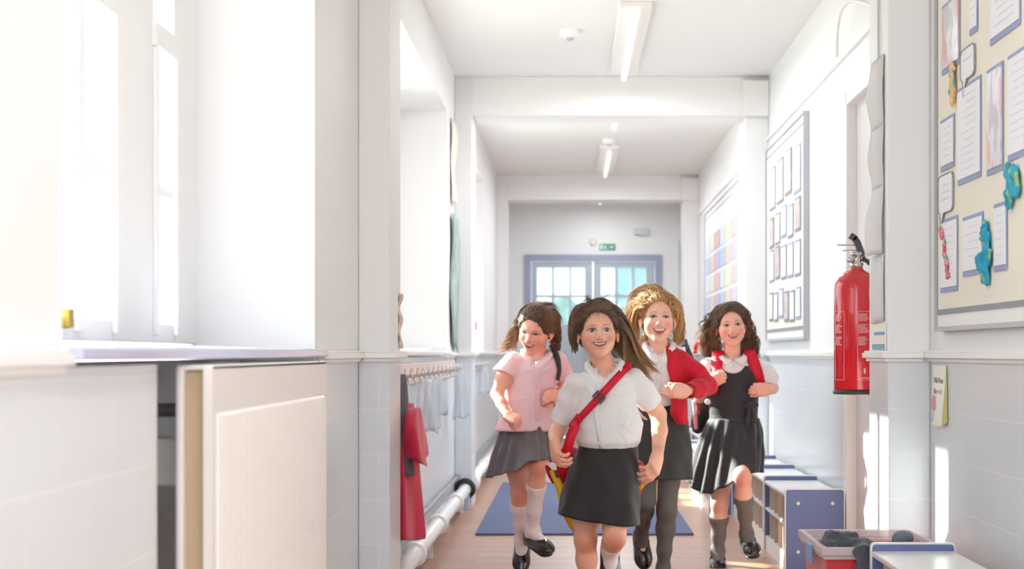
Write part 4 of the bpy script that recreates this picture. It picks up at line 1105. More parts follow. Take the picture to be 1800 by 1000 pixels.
def shoe(parent, ank, toe, up, L=.19, strap=True, sockm=None, label=None):
    """ank: ankle joint, toe: direction of the foot, up: direction of the shin"""
    ank = np.array(ank, float); f = np.array(toe, float); f /= np.linalg.norm(f); up = np.array(up, float)
    up -= f * (up @ f); up /= np.linalg.norm(up); s_ = np.cross(f, up)
    heel = ank - up * .048 - f * .030; A = np.array([s_, f, up])
    S = SDF()
    S.ell(heel + f * .020, (.028, .040, .030), A, .02); S.ell(heel + f * .080, (.030, .050, .022), A, .03)
    S.ell(heel + f * .132, (.034, .044, .021), A, .03); S.cone(heel + f * .01, heel + f * .12, .024, .028, .03)
    S.ell(ank + f * .030 - up * .005, (.024, .050, .028), A, .006, 's')
    S.ell(ank + f * .006 + up * .01, (.026, .034, .034), A, .006, 's')
    b0 = heel - up * .024
    S.plane(b0, -up, b0 - .2, b0 + .25)
    V, Fq = S.mesh(.0035)
    o = mk('shoe', V, Fq, M_shoe, parent, smooth=True)
    so = SDF(); so.cone(b0 + f * .004, b0 + f * .125, .026, .033, .01); so.plane(b0 - up * .007, -up, b0 - .2, b0 + .25); so.plane(b0 + up * .003, up, b0 - .2, b0 + .25)
    V, Fq = so.mesh(.0035); mk('sole', V, Fq, mat('shoe_sole', '2a2624', 0.5), o, smooth=True)
    if strap:
        pts = [heel + f * .052 + s_ * .031 * math.cos(a) + up * (.004 + .052 * max(0, math.sin(a)) - .004) for a in np.linspace(-.1, math.pi + .1, 14)]
        MB().tube(pts, .0055, 8).build('strap', M_shoe, o, smooth=True)
    return heel, f, up, s_

def foot(S, ank, toe, up, k=.012):
    ank = np.array(ank, float); f = np.array(toe, float); f /= np.linalg.norm(f); up = np.array(up, float); up -= f * (up @ f); up /= np.linalg.norm(up)
    S.cone(ank, ank - up * .030 - f * .008, .026, .024, .015); S.cone(ank - up * .012, ank - up * .048 + f * .095, .024, .018, .02)

def limb_pts(a, b, bow=(0, 0, 0), n=5):
    a = np.array(a, float); b = np.array(b, float); bow = np.array(bow, float)
    return [a + (b - a) * t + bow * math.sin(math.pi * t) for t in np.linspace(0, 1, n)]

def garment(name, S, h, m, parent, seed=0, amp=.003, scale=1.0, dirs=None, label=None):
    V, Fq = S.mesh(h); V = V + vnormals(V, Fq) * np.maximum(wrinkle(V, seed, amp, scale, dirs), -.1 * amp)[:, None]
    o = mk(name, V, Fq, m, parent, smooth=True)
    if label: o['label'] = label
    bv = BVHTree.FromPolygons([tuple(v) for v in V], Fq.tolist())
    return o, bv, V

CAMP = Vector((0, 0, CAMZ))
def hit(bvs, px, py, Y, off=0.003):
    tgt = PX(px, py, Y); d = (tgt - CAMP).normalized(); best = None
    for b_ in (bvs if isinstance(bvs, (list, tuple)) else [bvs]):
        r = b_.ray_cast(CAMP, d)
        if r[0] is not None and (best is None or r[3] < best[3]): best = r
    if best is None: return tgt, -d
    n = best[1] if best[1].dot(d) < 0 else -best[1]
    return best[0] + n * off, n

def ribbon(name, pts, nrm, wd, m, parent, th=.002, solid=True):
    A = []; B_ = []; k = len(pts)
    for i in range(k):
        t = (Vector(pts[min(i + 1, k - 1)]) - Vector(pts[max(i - 1, 0)])).normalized()
        s_ = t.cross(Vector(nrm[i])).normalized(); w_ = wd[i] if isinstance(wd, (list, tuple)) else wd
        A.append(Vector(pts[i]) - s_ * w_ / 2); B_.append(Vector(pts[i]) + s_ * w_ / 2)
    return MB().strip(A, B_).build(name, m, parent, smooth=True, solid=th)
def lay(name, px_pts, Y, bvs, wd, m, parent, off=.004, th=.002, n=18, back=False):
    """a band following points seen on the garment surface"""
    P_ = []; N_ = []
    seg = np.array(px_pts, float); d = np.r_[0, np.cumsum(np.linalg.norm(np.diff(seg, axis=0), axis=1))]
    for t in np.linspace(0, d[-1], n):
        p, nn_ = hit(bvs, np.interp(t, d, seg[:, 0]), np.interp(t, d, seg[:, 1]), Y, off)
        P_.append(np.array(p)); N_.append(np.array(nn_))
    for _ in range(3):
        P_ = [P_[0]] + [(P_[i - 1] + 2 * P_[i] + P_[i + 1]) / 4 for i in range(1, n - 1)] + [P_[-1]]
        N_ = [N_[0]] + [(N_[i - 1] + 2 * N_[i] + N_[i + 1]) / 4 for i in range(1, n - 1)] + [N_[-1]]
    if back:                                     # carried on over the shoulder
        q = P_[0]; P_ = [q + np.array([0, .13, -.03]), q + np.array([0, .09, .006]), q + np.array([0, .05, .016]), q + np.array([0, .02, .010])] + P_
        N_ = [np.array([0, .8, 1]), np.array([0, .4, 1]), np.array([0, -.1, 1]), np.array([0, -.5, 1])] + N_
    return ribbon(name, P_, N_, wd, m, parent, th), P_, N_

def skirt(name, wc, wr, hc, hr, m, parent, pleats=0, pamp=.0, zoff=None, roff=None, seed=0, n=120, rows=30, bulge=.0, yoff=None):
    """wc waist centre, wr radii; hc hem centre, hr radii; zoff/roff/yoff: [(angle, value)...] at the hem, angle 0 screen right, 90 towards the camera"""
    wc = np.array(wc, float); hc = np.array(hc, float); vs = []; fs = []
    r = np.random.default_rng(seed); ph = r.uniform(0, 6, 4)
    def per(tab, a):
        if not tab: return 0.0
        T = sorted(tab); A = [t[0] - 360 for t in T] + [t[0] for t in T] + [t[0] + 360 for t in T]; B_ = [t[1] for t in T] * 3
        i = np.searchsorted(A, a) - 1; u = (a - A[i]) / (A[i + 1] - A[i]); u = u * u * (3 - 2 * u)
        return B_[i] * (1 - u) + B_[i + 1] * u
    for i in range(rows):
        v = i / (rows - 1)
        for j in range(n):
            a = 2 * math.pi * j / n; ad = math.degrees(a)
            c = wc + (hc - wc) * v
            k = v ** .8
            rx = wr[0] + (hr[0] - wr[0]) * k + bulge * math.sin(math.pi * v); ry = wr[1] + (hr[1] - wr[1]) * k + bulge * math.sin(math.pi * v)
            ro = per(roff, ad) * v ** 1.3
            pl = 0
            if pleats:
                q = (a * pleats / (2 * math.pi) + .12 * math.sin(3 * a + ph[0])) % 1
                pl = pamp * (abs(q - .5) * 2 - .5) * min(1, v * 3 + .15) * (1 + v)
            pl += .005 * v * (math.sin(4 * a + ph[1] + v) + .7 * math.sin(7 * a + ph[2] - 2 * v)) + .0015 * math.sin(9 * a + 14 * v + ph[3]) * (v > 0.02)
            x = c[0] + (rx + ro + pl) * math.cos(a); y = c[1] - (ry + ro + pl) * math.sin(a) + per(yoff, ad) * v ** 1.3
            z = c[2] + per(zoff, ad) * v ** 1.3
            vs.append((x, y, z))
    for i in range(rows - 1):
        for j in range(n):
            j2 = (j + 1) % n; fs.append((i * n + j, (i + 1) * n + j, (i + 1) * n + j2, i * n + j2))
    o = mk(name, vs, fs, m, parent, smooth=True, solid=.004)
    return o, BVHTree.FromPolygons(vs, fs), np.array(vs).reshape(rows, n, 3)

def collar(c, r, parent, m, axis_tilt=(0, 0, 0), drop=.030, wing=.034, rise=.020, gap=10, round_=False, yaw=0):
    """fold-over shirt collar: two wings round the neck, open at the front"""
    c = np.array(c, float); M = rotm(yaw, axis_tilt[0], axis_tilt[1])
    for sg in (1, -1):
        A = []; B_ = []; Cc = []
        for t in np.linspace(0, 1, 22):
            a = math.radians(gap + (183 - gap) * t)          # 0 = front
            fr = max(0, math.cos(a))
            x = sg * math.sin(a); y = -math.cos(a)
            dipf = fr ** 1.6 * drop
            wl = wing * (1 + (.45 if not round_ else .1) * math.exp(-((t - .10) / .13) ** 2))
            if t < .04: wl *= .80 if not round_ else .35
            elif round_ and t < .15: wl *= .35 + .65 * (t - .04) / .11
            p0 = np.array([x * r[0], y * r[1], rise * .2 - dipf]); p1 = np.array([x * (r[0] + .004), y * (r[1] + .004), rise - dipf])
            p2 = np.array([x * (r[0] + wl * .60) + (-.004 * sg if t < .05 else 0), y * (r[1] + wl * .50), rise - dipf - wl * (.55 + .45 * fr)])
            pm = (p1 + p2) / 2 + np.array([x, y, .5]) * .006
            A.append(c + M @ p0); B_.append(c + M @ p1); Cc.append((c + M @ pm, c + M @ p2))
        mb = MB(); n = len(A); P2 = [q[0] for q in Cc]; P3 = [q[1] for q in Cc]
        mb.add(A + B_ + P2 + P3, [(k * n + i, k * n + i + 1, (k + 1) * n + i + 1, (k + 1) * n + i) for k in range(3) for i in range(n - 1)])
        mb.build('collar', mat(m.name + '_pressed', 'f8dde2' if 'pink' in m.name else 'f6f5f7', .7, trans=.1), parent, smooth=True, solid=.0022)

def bez(P, t):
    t = t[:, None]; return (1 - t) ** 3 * P[0] + 3 * (1 - t) ** 2 * t * P[1] + 3 * (1 - t) * t * t * P[2] + t ** 3 * P[3]

def hair(h, parent, clusters, cols, hairline=.062, cap=True, seed=1, part=0.0, low=-.05, face_w=.058):
    r = np.random.default_rng(seed); V = []; Fc = []; Cl = []; nv = 0
    cl = np.array([lin(c) for c in cols])
    cr = np.array([.077, .098, .081]); cc = np.array([0, -.022, .024])
    if cap:
        S = SDF(); S.ell(h.w(*cc), cr * h.sc * .985, h.ax, .01)
        S.ell(h.w(0, -.050, -.02), np.array([.064, .060, .055]) * h.sc, h.ax, .02)
        S.ell(h.w(0, .105, hairline - .066), np.array([face_w, .085, .080]) * h.sc, h.ax, .008, 's')
        lo = h.w(0, 0, low); S.plane(lo, -h.ax[2], lo - .2, lo + .2)
        cv, cf = S.mesh(.004 * h.sc)
        q = h.loc(cv); g = np.sin(q[:, 0] * 500 + 30 * q[:, 1]) * .5 + .5
        V.append(cv); Fc += cf.tolist(); nv += len(cv)
        Cl.append(cl[:-1].mean(0) * (.8 + .15 * g[:, None]))
    clusters = list(clusters) + [dict(n=110, az=(sg * 52, sg * 92), el=(4, 22), tip=(sg * .071, -.055, -.012), spread=(.003, .01, .022), lift=.006, pre=(sg * .004, .035, .012), r=.0015, fade=.1) for sg in (-1, 1)]
    for c in clusters:
        n = int(c['n'] * 2.0) if c.get('r', .0016) > .0011 else c['n']; steps = c.get('steps', 11)
        nl = max(6, n // c.get('per', 9)); (a0, a1), (e0_, e1_) = sorted(c['az']), c['el']; sp = np.array(c['spread'])
        LK = []
        for q_ in range(nl):
            az = r.uniform(a0, a1); ad = abs(az); e0, e1 = e0_, e1_
            hl = max(28 - 39 * (min(ad, 110) / 60) ** 1.8, -14)
            e0 = hl if (e0 > 5 and ad < 110) else (max(e0, hl) if ad < 110 else e0)
            e1 = max(e1, e0 + 5)
            el = r.uniform(e0, e1) if r.random() > .25 else e0 + r.uniform(0, 2)
            LK.append((az, el, e0, (az - a0) / (a1 - a0) * 2 - 1, (el - e0) / (e1 - e0) * 2 - 1, r.normal(size=3) * .28, r.uniform(.85, 1.15), r.uniform(0, 6.28), r.normal(), r.uniform()))
        for i in range(n):
            az_, el_, e0, uu, vv, jit, lf, lph, lfr, lcol = LK[i % nl]
            dz_ = r.normal() * 5.0; de_ = r.normal() * 4.0
            az = math.radians(az_ + dz_); el = math.radians(max(e0, el_ + de_))
            d = np.array([math.sin(az) * math.cos(el), math.cos(az) * math.cos(el), math.sin(el)])
            p0 = cc + cr * d * 1.0
            off = sp * (np.array([uu * 1.3, 0, vv * 1.2]) + jit + r.normal(size=3) * .13)
            tip = np.array(c['tip'], float) + off
            nd = d
            p1 = p0 + nd * c.get('lift', .02) * lf + np.array(c.get('sweep', (0, 0, 0)))
            tl = tip if c.get('local', True) else h.loc(tip)
            p2 = tl + np.array(c.get('pre', (0, 0, .05))) * lf
            tt = np.linspace(0, 1, steps); L_ = bez(np.array([p0, p1, p2, tl]), tt)
            q = (L_ - cc) / (cr * 1.02); m_ = np.linalg.norm(q, axis=1); fix = m_ < 1
            L_[fix] = cc + (q[fix] / m_[fix][:, None]) * cr * (1.02 + (i % 7) * .004)
            ca = c.get('curl', 0)
            if ca:
                ph = lph + r.normal() * .30; fq = c.get('cfreq', 3) * (1 + .15 * lfr)
                am = ca * np.clip(tt * 2.2 - .25, 0, 1)
                L_ = L_ + np.stack([np.cos(tt * fq * 6.28 + ph) * am, np.sin(tt * fq * 6.28 + ph) * am, .3 * np.sin(tt * fq * 6.28 + ph) * am], 1)
            W = h.c + h.sc * (L_ @ h.ax)
            rad = c.get('r', .0016) * .68 * r.uniform(.7, 1.3) * np.clip(1.25 - tt ** 2 * 1.1, .18, 1)
            T = np.gradient(W, axis=0); T /= np.linalg.norm(T, axis=1, keepdims=True) + 1e-9
            a1 = np.cross(T, np.array([.31, .21, .92])); a1 /= np.linalg.norm(a1, axis=1, keepdims=True) + 1e-9; a2 = np.cross(T, a1)
            kk = 4; ring = []
            for j in range(kk):
                a = 2 * math.pi * j / kk; ring.append(W + (a1 * math.cos(a) + a2 * math.sin(a)) * rad[:, None])
            R_v = np.stack(ring, 1).reshape(-1, 3)
            V.append(R_v)
            for s_ in range(steps - 1):
                for j in range(kk):
                    j2 = (j + 1) % kk; b0 = nv + s_ * kk
                    Fc.append([b0 + j, b0 + j2, b0 + kk + j2, b0 + kk + j])
            nv += len(R_v)
            base = cl[r.integers(0, len(cl) - 1)] * (.82 + .36 * lcol)
            tipc = cl[-1]
            mixv = (tt * c.get('fade', .4))[:, None]
            cc_ = base * (1 - mixv) + tipc * mixv
            Cl.append(np.repeat(cc_, kk, 0))
    return mk('hair', np.concatenate(V), Fc, M_hair, parent, smooth=True, cols=np.concatenate(Cl))

def body_mesh(parent, S, h, P, hands, fine_boxes=()):
    """one skin surface, extracted finely around head and hands"""
    parts = []
    sk = np.array(lin(P['skin'])); bl = np.array(lin(P['blush']))
    hc = h.w(0, 0, -.01); r_ = .135 * h.sc
    V, Fq = S.mesh(.0014, hc - r_ * np.array([.85, 1, 1]), hc + r_ * np.array([.85, 1, 1.05]))
    parts.append((V, Fq, paint_head(h, V, P)))
    for c_ in hands:
        c_ = np.array(c_); V, Fq = S.mesh(.0020, c_ - .095, c_ + .095)
        q = np.tile(sk, (len(V), 1)); q = q * (1 - .18) + bl * .18
        parts.append((V, Fq, q))
    V, Fq = S.mesh(.0048)
    cen = V[Fq].mean(1); keep = np.ones(len(Fq), bool)
    inb = np.all(np.abs(cen - hc) < r_ * np.array([.85, 1, 1]) - .012, axis=1); keep &= ~inb
    for c_ in hands: keep &= ~np.all(np.abs(cen - np.array(c_)) < .095 - .014, axis=1)
    col = np.tile(sk, (len(V), 1))
    for kp, rad, a in P.get('knees', ()):
        g = np.exp(-(np.linalg.norm(V - np.array(kp), axis=1) / rad) ** 2) * a
        col = col * (1 - g[:, None]) + bl * .85 * g[:, None]
    Fk = Fq[keep]; used = np.unique(Fk); mp = np.full(len(V), -1); mp[used] = np.arange(len(used))
    parts.append((V[used], mp[Fk], col[used]))
    V, Fq, Cc = join(parts)
    return mk('body', V, Fq, M_skin, parent, smooth=True, cols=Cc)

def leg(S, hip, knee, ank, toe, k=.02):
    S.chain([hip, np.array(hip) * .5 + np.array(knee) * .5, knee], [.060, .051, .038], k=.02)
    kn = np.array(knee, float); an = np.array(ank, float)
    S.chain([kn, kn * .68 + an * .32 + np.array([0, .006, 0]), kn * .3 + an * .7, an], [.036, .036, .026, .023], k=.02)
    S.ell(kn + np.array([0, -.012, 0]), (.027, .026, .032), k=.02)
    foot(S, ank, toe, kn - an)
def sock(parent, knee, ank, toe, frac, m, name='sock', e=.004):
    kn = np.array(knee, float); an = np.array(ank, float); S = SDF()
    pts = [kn * (1 - t) + an * t + np.array([0, .006 * (t < .5) * (t > .1), 0]) for t in (frac, frac * .6 + .32 * .4 if frac < .32 else frac + .1, .7, 1)]
    def rr(t): return np.interp(t, [0, .32, .7, 1], [.036, .036, .026, .023]) + e
    ts = [frac, .32 if frac < .28 else frac + .12, .7, 1]
    pts = [kn * (1 - t) + an * t + np.array([0, np.interp(t, [0, .32, .7, 1], [0, .006, 0, 0]), 0]) for t in ts]
    S.chain(pts, [rr(t) for t in ts], k=.02)
    f = np.array(toe, float); f /= np.linalg.norm(f); up = kn - an; up = up - f * (up @ f); up /= np.linalg.norm(up)
    S.cone(an, an - up * .030 - f * .008, .026 + e, .026 + e, .015); S.cone(an - up * .012, an - up * .046 + f * .10, .0285, .0225, .02)
    top = pts[0]; ax = (an - kn); S.plane(top + ax * .02, -ax, top - .12, top + .12)
    V, Fq = S.mesh(.0045); return mk(name, V, Fq, m, parent, smooth=True)
# ======== child 1: in front, white short sleeved shirt, red shoulder bag
Y0 = 6.4
def P1(px, py, dy=0.0): return np.array(PX(px, py, Y0 + dy))
g1 = thing('person', 'child running in front, white shirt, black skirt, red bag strap, brown hair flying', 'person', (P1(1055, 800)[0], Y0, 0))
h = Head(P1(1050.5, 583, -.0), yaw=4, pitch=-4, roll=-2, sc=1.0); h.fl = .86
S = SDF()
N1 = P1(1063, 648, .035)
head_sdf(S, h, dict(open=.0042, neck_l=tuple(h.loc(N1)), cheek=1.05))
SL, SR = P1(1010, 672, .02), P1(1116, 664, .05)
EL, WL = P1(983, 750, .10), P1(975, 778, -.05)
ER, WR = P1(1157, 728, .13), P1(1156, 800, .02)
zs = lambda py: CAMZ - (py - VY) / F * Y0
xs = lambda px: (px - VX) / F * Y0
S.loft([(zs(860), xs(1060), Y0 + .06, .090, .074), (zs(790), xs(1068), Y0 + .05, .080, .066), (zs(730), xs(1064), Y0 + .04, .090, .068), (zs(676), xs(1064), Y0 + .035, .084, .058), (zs(652), xs(1064), Y0 + .035, .062, .044)], k=.02)
S.chain([SL, (SL + EL) / 2, EL], [.028, .030, .027], k=.02); S.chain([EL, (EL + WL) / 2 + np.array([-.004, 0, 0]), WL], [.028, .026, .018], k=.01)
S.chain([SR, (SR + ER) / 2, ER], [.030, .033, .029], k=.02); S.chain([ER, (ER * .6 + WR * .4) + np.array([.006, 0, 0]), WR], [.029, .028, .020], k=.01)
hL = P1(975, 795, -.07); hR = P1(1148, 830, -.03)
hand(S, WL, P1(979, 815, -.11) - WL, (1, .5, .1), L=.125, curl=(.75, .8, .85, .9), thumb=(.6, .5), side=-1)
hand(S, WR, P1(1142, 850, -.07) - WR, (-.7, .6, 0), L=.135, curl=(.55, .65, .75, .85), thumb=(.45, .5), side=1)
HPL, KL, AL = P1(1034, 860, .05), P1(1029, 948, -.02), P1(1036, 1058, .03)
HPR, KR, AR = P1(1082, 860, .05), P1(1080, 946, -.13), P1(1073, 965, .12)
leg(S, HPL, KL, AL, (0, -1, -.15)); leg(S, HPR, KR, AR, (0.02, -.25, -1))
PS = dict(skin='ecb498', blush='d9705e', brow='6b4a3c', iris='5d6f6c', lip='c2605a', eye_open=1.05, gaze=(0.001, 0), mouth=.0040,
          knees=[(KL + np.array([0, -.04, 0]), .045, .5), (KR + np.array([0, -.04, -.01]), .05, .6)])
body_mesh(g1, S, h, PS, [hL, hR])
# shirt
S = SDF()
eL = SL + (EL - SL) * .84; eR = SR + (ER - SR) * .68
S.chain([SL + np.array([.002, 0, -.002]), SL + (EL - SL) * .35, eL], [.035, .036, .040], k=.015)
S.chain([SR + np.array([-.002, 0, -.002]), SR + (ER - SR) * .35, eR], [.038, .041, .044], k=.015)
for e_, A_, B_ in ((eL, SL, EL), (eR, SR, ER)):
    d_ = B_ - A_; S.plane(e_ + d_ / np.linalg.norm(d_) * .004, d_, e_ - .11, e_ + .11)
    S.cone(e_ - d_ * .12, e_ + d_ * .35, .030, .036, .003, 's')
S.loft([(zs(793), xs(1070), Y0 + .05, .094, .088), (zs(778), xs(1070), Y0 + .045, .114, .102), (zs(745), xs(1070), Y0 + .04, .124, .096), (zs(705), xs(1065), Y0 + .037, .102, .084),
        (zs(678), xs(1064), Y0 + .035, .100, .076), (zs(657), xs(1064), Y0 + .035, .086, .060), (zs(645), xs(1063), Y0 + .035, .060, .050)], k=.018)
S.cone(P1(1064, 650, .0), P1(1052, 662, -.12), .024, .018, .01, 's')
shirt1, bv1, _ = garment('shirt', S, .0045, M_shirtw, g1, seed=2, amp=.0080, scale=.62, dirs=[(1, .2, .9), (1, 0, .5), (.9, 0, -.7), (.2, .2, 1)])
collar(N1 + np.array([0.0, -.004, .007]), (.050, .053), g1, M_shirtw, (8, -3), drop=.046, wing=.038, rise=.024, gap=7)
lay('placket', [(1055, 672), (1045, 700), (1049, 735), (1053, 760), (1057, 788)], Y0, bv1, .020, M_shirtw, shirt1, off=.0015, th=.0025)
for q in ((1047, 716), (1050, 736), (1053, 756), (1056, 777)):
    p, n_ = hit(bv1, *q, Y0, .005); MB().tube([p, p + n_ * .0015], .004, 12).build('button', mat('shirt_button', 'e2dede', .4), shirt1)
sk1, bvs1, _ = skirt('skirt', P1(1070, 779, .05), (.098, .084), P1(1050, 910, .03), (.136, .115), M_skirtb, g1,
    zoff=[(0, -.022), (60, -.016), (90, -.004), (150, .018), (185, .034), (270, .02)], roff=[(180, .004), (210, .0), (0, -.002), (110, .035), (60, .075), (30, .03)], seed=4, bulge=.006)
MB_ = [];
A = []; B_ = []
for j in range(61):
    a = 2 * math.pi * j / 60; c = P1(1070, 779, .05)
    A.append(c + np.array([.101 * math.cos(a), -.088 * math.sin(a), .004])); B_.append(c + np.array([-.006 + .108 * math.cos(a), -.096 * math.sin(a), -.036]))
MB().strip(A, B_).build('waistband', M_skirtb, sk1, smooth=True, solid=.003)
sock(g1, KL, AL, (0, -1, -.15), .45, M_sockw); sock(g1, KR, AR, (0.02, -.25, -1), .6, M_sockw)
shoe(g1, AL, (0, -1, -.05), KL - AL); shoe(g1, AR, (0.02, -.25, -1), KR - AR, strap=False)
hair(h, g1, [
    dict(n=480, az=(-75, 100), el=(29, 85), tip=(.075, -.075, .03), spread=(.014, .02, .022), lift=.022, sweep=(-.01, -.01, .012), pre=(-.02, .02, .05), r=.0016, fade=.2),
    dict(n=380, az=(-120, -25), el=(20, 70), tip=(-.088, -.025, -.01), spread=(.008, .022, .028), lift=.014, sweep=(-.02, -.01, .01), pre=(-.006, .02, .05), r=.0016, fade=.2),
    dict(n=120, az=(-130, -70), el=(0, 35), tip=(-.080, -.035, -.055), spread=(.010, .015, .012), lift=.012, pre=(-.006, 0, .03), r=.0015, fade=.2),
    dict(n=200, az=(40, 100), el=(15, 60), tip=(.088, -.03, -.005), spread=(.006, .02, .02), lift=.012, pre=(.004, .02, .04), r=.0015, fade=.2),
    dict(n=620, az=(60, 200), el=(-5, 60), tip=h.loc(P1(1126, 653, .13)), spread=(.020, .03, .034), lift=.030, sweep=(.035, -.02, .012), pre=(-.075, .0, .065), r=.0015, steps=16, fade=.75, curl=.003, cfreq=1.2),
    dict(n=110, az=(60, 160), el=(10, 60), tip=h.loc(P1(1152, 650, .14)), spread=(.012, .02, .012), lift=.03, sweep=(.04, 0, .012), pre=(-.075, .0, .06), r=.0012, steps=16, fade=.95),
    dict(n=60, az=(80, 160), el=(0, 40), tip=h.loc(P1(1143, 676, .17)), spread=(.010, .02, .012), lift=.03, sweep=(.03, 0, .0), pre=(-.05, .0, .06), r=.0012, steps=16, fade=.95),
    dict(n=26, az=(-150, 150), el=(70, 88), tip=(.03, -.02, .128), spread=(.04, .03, .008), lift=.03, pre=(-.015, .0, .02), r=.0007, fade=.3),
    dict(n=30, az=(-80, -20), el=(55, 80), tip=(-.065, .0, .092), spread=(.012, .02, .010), lift=.02, sweep=(-.01, 0, .01), pre=(.02, 0, .012), r=.0010, fade=.3),
    dict(n=7, az=(-12, 20), el=(28, 36), tip=(.004, .078, .034), spread=(.016, .003, .008), lift=.016, pre=(-.006, .01, .018), r=.0006, fade=.1),
  ], ['665044', '765c4c', '866a58', '5a483e', 'cc9c68'], hairline=.060, seed=3, face_w=.069)
# red shoulder bag
bag = thing('shoulder_bag', 'red shoulder bag with yellow edging and black buckle worn by the front child', 'bag', (P1(1050, 860, .2)[0], Y0 + .2, .45))
_, SP, SN = lay('strap', [(1104, 645), (1092, 656), (1068, 682), (1041, 714), (1016, 742)], Y0, bv1, .026, M_strap, bag, off=.010, th=.003, back=True)
pts = [SP[-1]] + [P1(x_, y_, d_) for x_, y_, d_ in ((1010, 751, -.075), (1003, 768, -.07), (996, 795, -.06), (989, 822, -.03), (986, 838, .0))]
ribbon('lower_strap', pts, [SN[-1]] + [np.array([-.1, -1, .1])] * 5, .034, M_strap, bag, .003)
cb = (SP[13] + SP[14]) / 2; nb_ = Vector(SN[13]); tb = (Vector(SP[14]) - Vector(SP[12])).normalized(); sb = tb.cross(nb_).normalized()
bk = MB()
for o_ in (-.013, .0, .013): bk.obox(Vector(cb) + tb * o_ + nb_ * .004, (sb, tb, nb_), (.019, .0025, .003))
for o_ in (-.018, .018): bk.obox(Vector(cb) + sb * o_ + nb_ * .004, (sb, tb, nb_), (.0028, .0155, .003))
bk.build('buckle', mat('buckle_dark', '33262a', .35), bag, bevel=.001)
lay('strap_keeper', [(1022, 734), (1008, 752)], Y0 , bv1, .036, M_strap, bag, off=.010, th=.004, n=5)
S = SDF()
for a_, b_, ra, rb in ((P1(1000, 800, .22), P1(1010, 868, .22), .035, .04), (P1(1060, 790, .24), P1(1060, 870, .24), .05, .055), (P1(1120, 825, .22), P1(1105, 865, .22), .03, .04)): S.cone(a_, b_, ra, rb, .08)
S.cone(P1(985, 800, .16), P1(992, 850, .16), .022, .026, .04)
V, Fq = S.mesh(.006); V += vnormals(V, Fq) * wrinkle(V, 41, .006)[:, None]; mk('bag_body', V, Fq, M_dred, bag, smooth=True)
nf = np.array([-.35, -1, .1])
ribbon('yellow_edging', [P1(x_, y_, d_) for x_, y_, d_ in ((969, 826, .08), (976, 838, .08), (984, 856, .08), (990, 878, .08), (996, 902, .09), (1004, 922, .10), (1008, 932, .10))], [nf] * 7, [.016, .026, .030, .034, .034, .022, .006], M_yel, bag, .004)
ribbon('red_flap', [P1(x_, y_, d_) for x_, y_, d_ in ((960, 818, .09), (968, 832, .095), (975, 845, .095), (984, 848, .09))], [nf] * 4, [.010, .026, .026, .012], M_dred, bag, .004)
ribbon('red_tail', [P1(x_, y_, d_) for x_, y_, d_ in ((998, 880, .105), (1003, 905, .11), (1008, 925, .11), (1009, 937, .11))], [nf] * 4, [.02, .022, .014, .004], mat('red_lining', 'b81c2c', .6), bag, .004)
MB().obox(P1(981, 832, .03), ((1, 0, .3), (0, 1, 0), (-.3, 0, 1)), (.012, .006, .014)).build('clip', mat('clip_black', '2c282a', .4), bag, bevel=.002)
ribbon('right_edging', [P1(x_, y_, d_) for x_, y_, d_ in ((1139, 846, .16), (1128, 853, .16), (1117, 862, .16))], [np.array([0, -1, .1])] * 3, [.004, .02, .026], M_yel, bag, .004)
S = SDF(); S.cone(P1(1125, 828, .18), P1(1122, 850, .18), .018, .024, .02); V, Fq = S.mesh(.005); mk('side_pocket', V, Fq, M_strap, bag, smooth=True)
MB().tube([P1(1122, 820, .10), P1(1126, 828, .09), P1(1133, 834, .08)], .0018, 6).build('cord', mat('cord_pale', 'e8b49c', .6), bag)

# ======== child 2: left, pale pink shirt, grey pleated skirt
Y0 = 7.8
def P2(px, py, dy=0.0): return np.array(PX(px, py, Y0 + dy))
zs = lambda py: CAMZ - (py - VY) / F * Y0
xs = lambda px: (px - VX) / F * Y0
g2 = thing('person', 'girl running on the left in pale pink shirt and white knee socks', 'person', (P2(925, 800)[0], Y0, 0))
h = Head(P2(941.5, 578, 0), yaw=-22, pitch=18, roll=11, sc=1.0); h.fl = .96
S = SDF(); N2 = P2(943, 628, .03)
head_sdf(S, h, dict(open=.0040, neck_l=tuple(h.loc(N2)), cheek=1.1))
SL, SR = P2(897, 636, .01), P2(983, 634, .07)
EL, WL = P2(873, 692, -.02), P2(892, 729, -.13)
ER, WR = P2(988, 685, .13), P2(983, 694, -.02)
S.loft([(zs(800), xs(922), Y0 + .04, .105, .085), (zs(745), xs(925), Y0 + .04, .088, .070), (zs(690), xs(932), Y0 + .035, .096, .072), (zs(643), xs(939), Y0 + .03, .104, .062), (zs(626), xs(942), Y0 + .03, .068, .046)], k=.02)
S.chain([SL, (SL + EL) / 2, EL], [.034, .030, .025], k=.03); S.chain([EL, (EL + WL) / 2, WL], [.026, .024, .017], k=.01)
S.chain([SR, (SR + ER) / 2, ER], [.034, .031, .026], k=.03); S.chain([ER, (ER + WR) / 2, WR], [.026, .024, .017], k=.01)
hL = P2(903, 737, -.17); hR = P2(972, 698, -.05)
hand(S, WL, P2(914, 742, -.17) - WL, (.1, .6, -1), L=.118, curl=(1.35, 1.4, 1.4, 1.4), thumb=(-.1, 1.1), side=-1)
hand(S, WR, P2(962, 696, -.07) - WR, (.1, 1, -.35), L=.118, curl=(.8, .9, 1.0, 1.1), thumb=(.3, .6), side=1)
HPL, KL, AL = P2(913, 790, .05), P2(913, 866, -.01), P2(917, 946, .09)
HPR, KR, AR = P2(944, 785, .05), P2(946, 818, -.17), P2(936, 930, -.02)
tl_, tr_ = (-.05, -.75, -.9), (.7, -.9, -.35)
leg(S, HPL, KL, AL, tl_); leg(S, HPR, KR, AR, tr_)
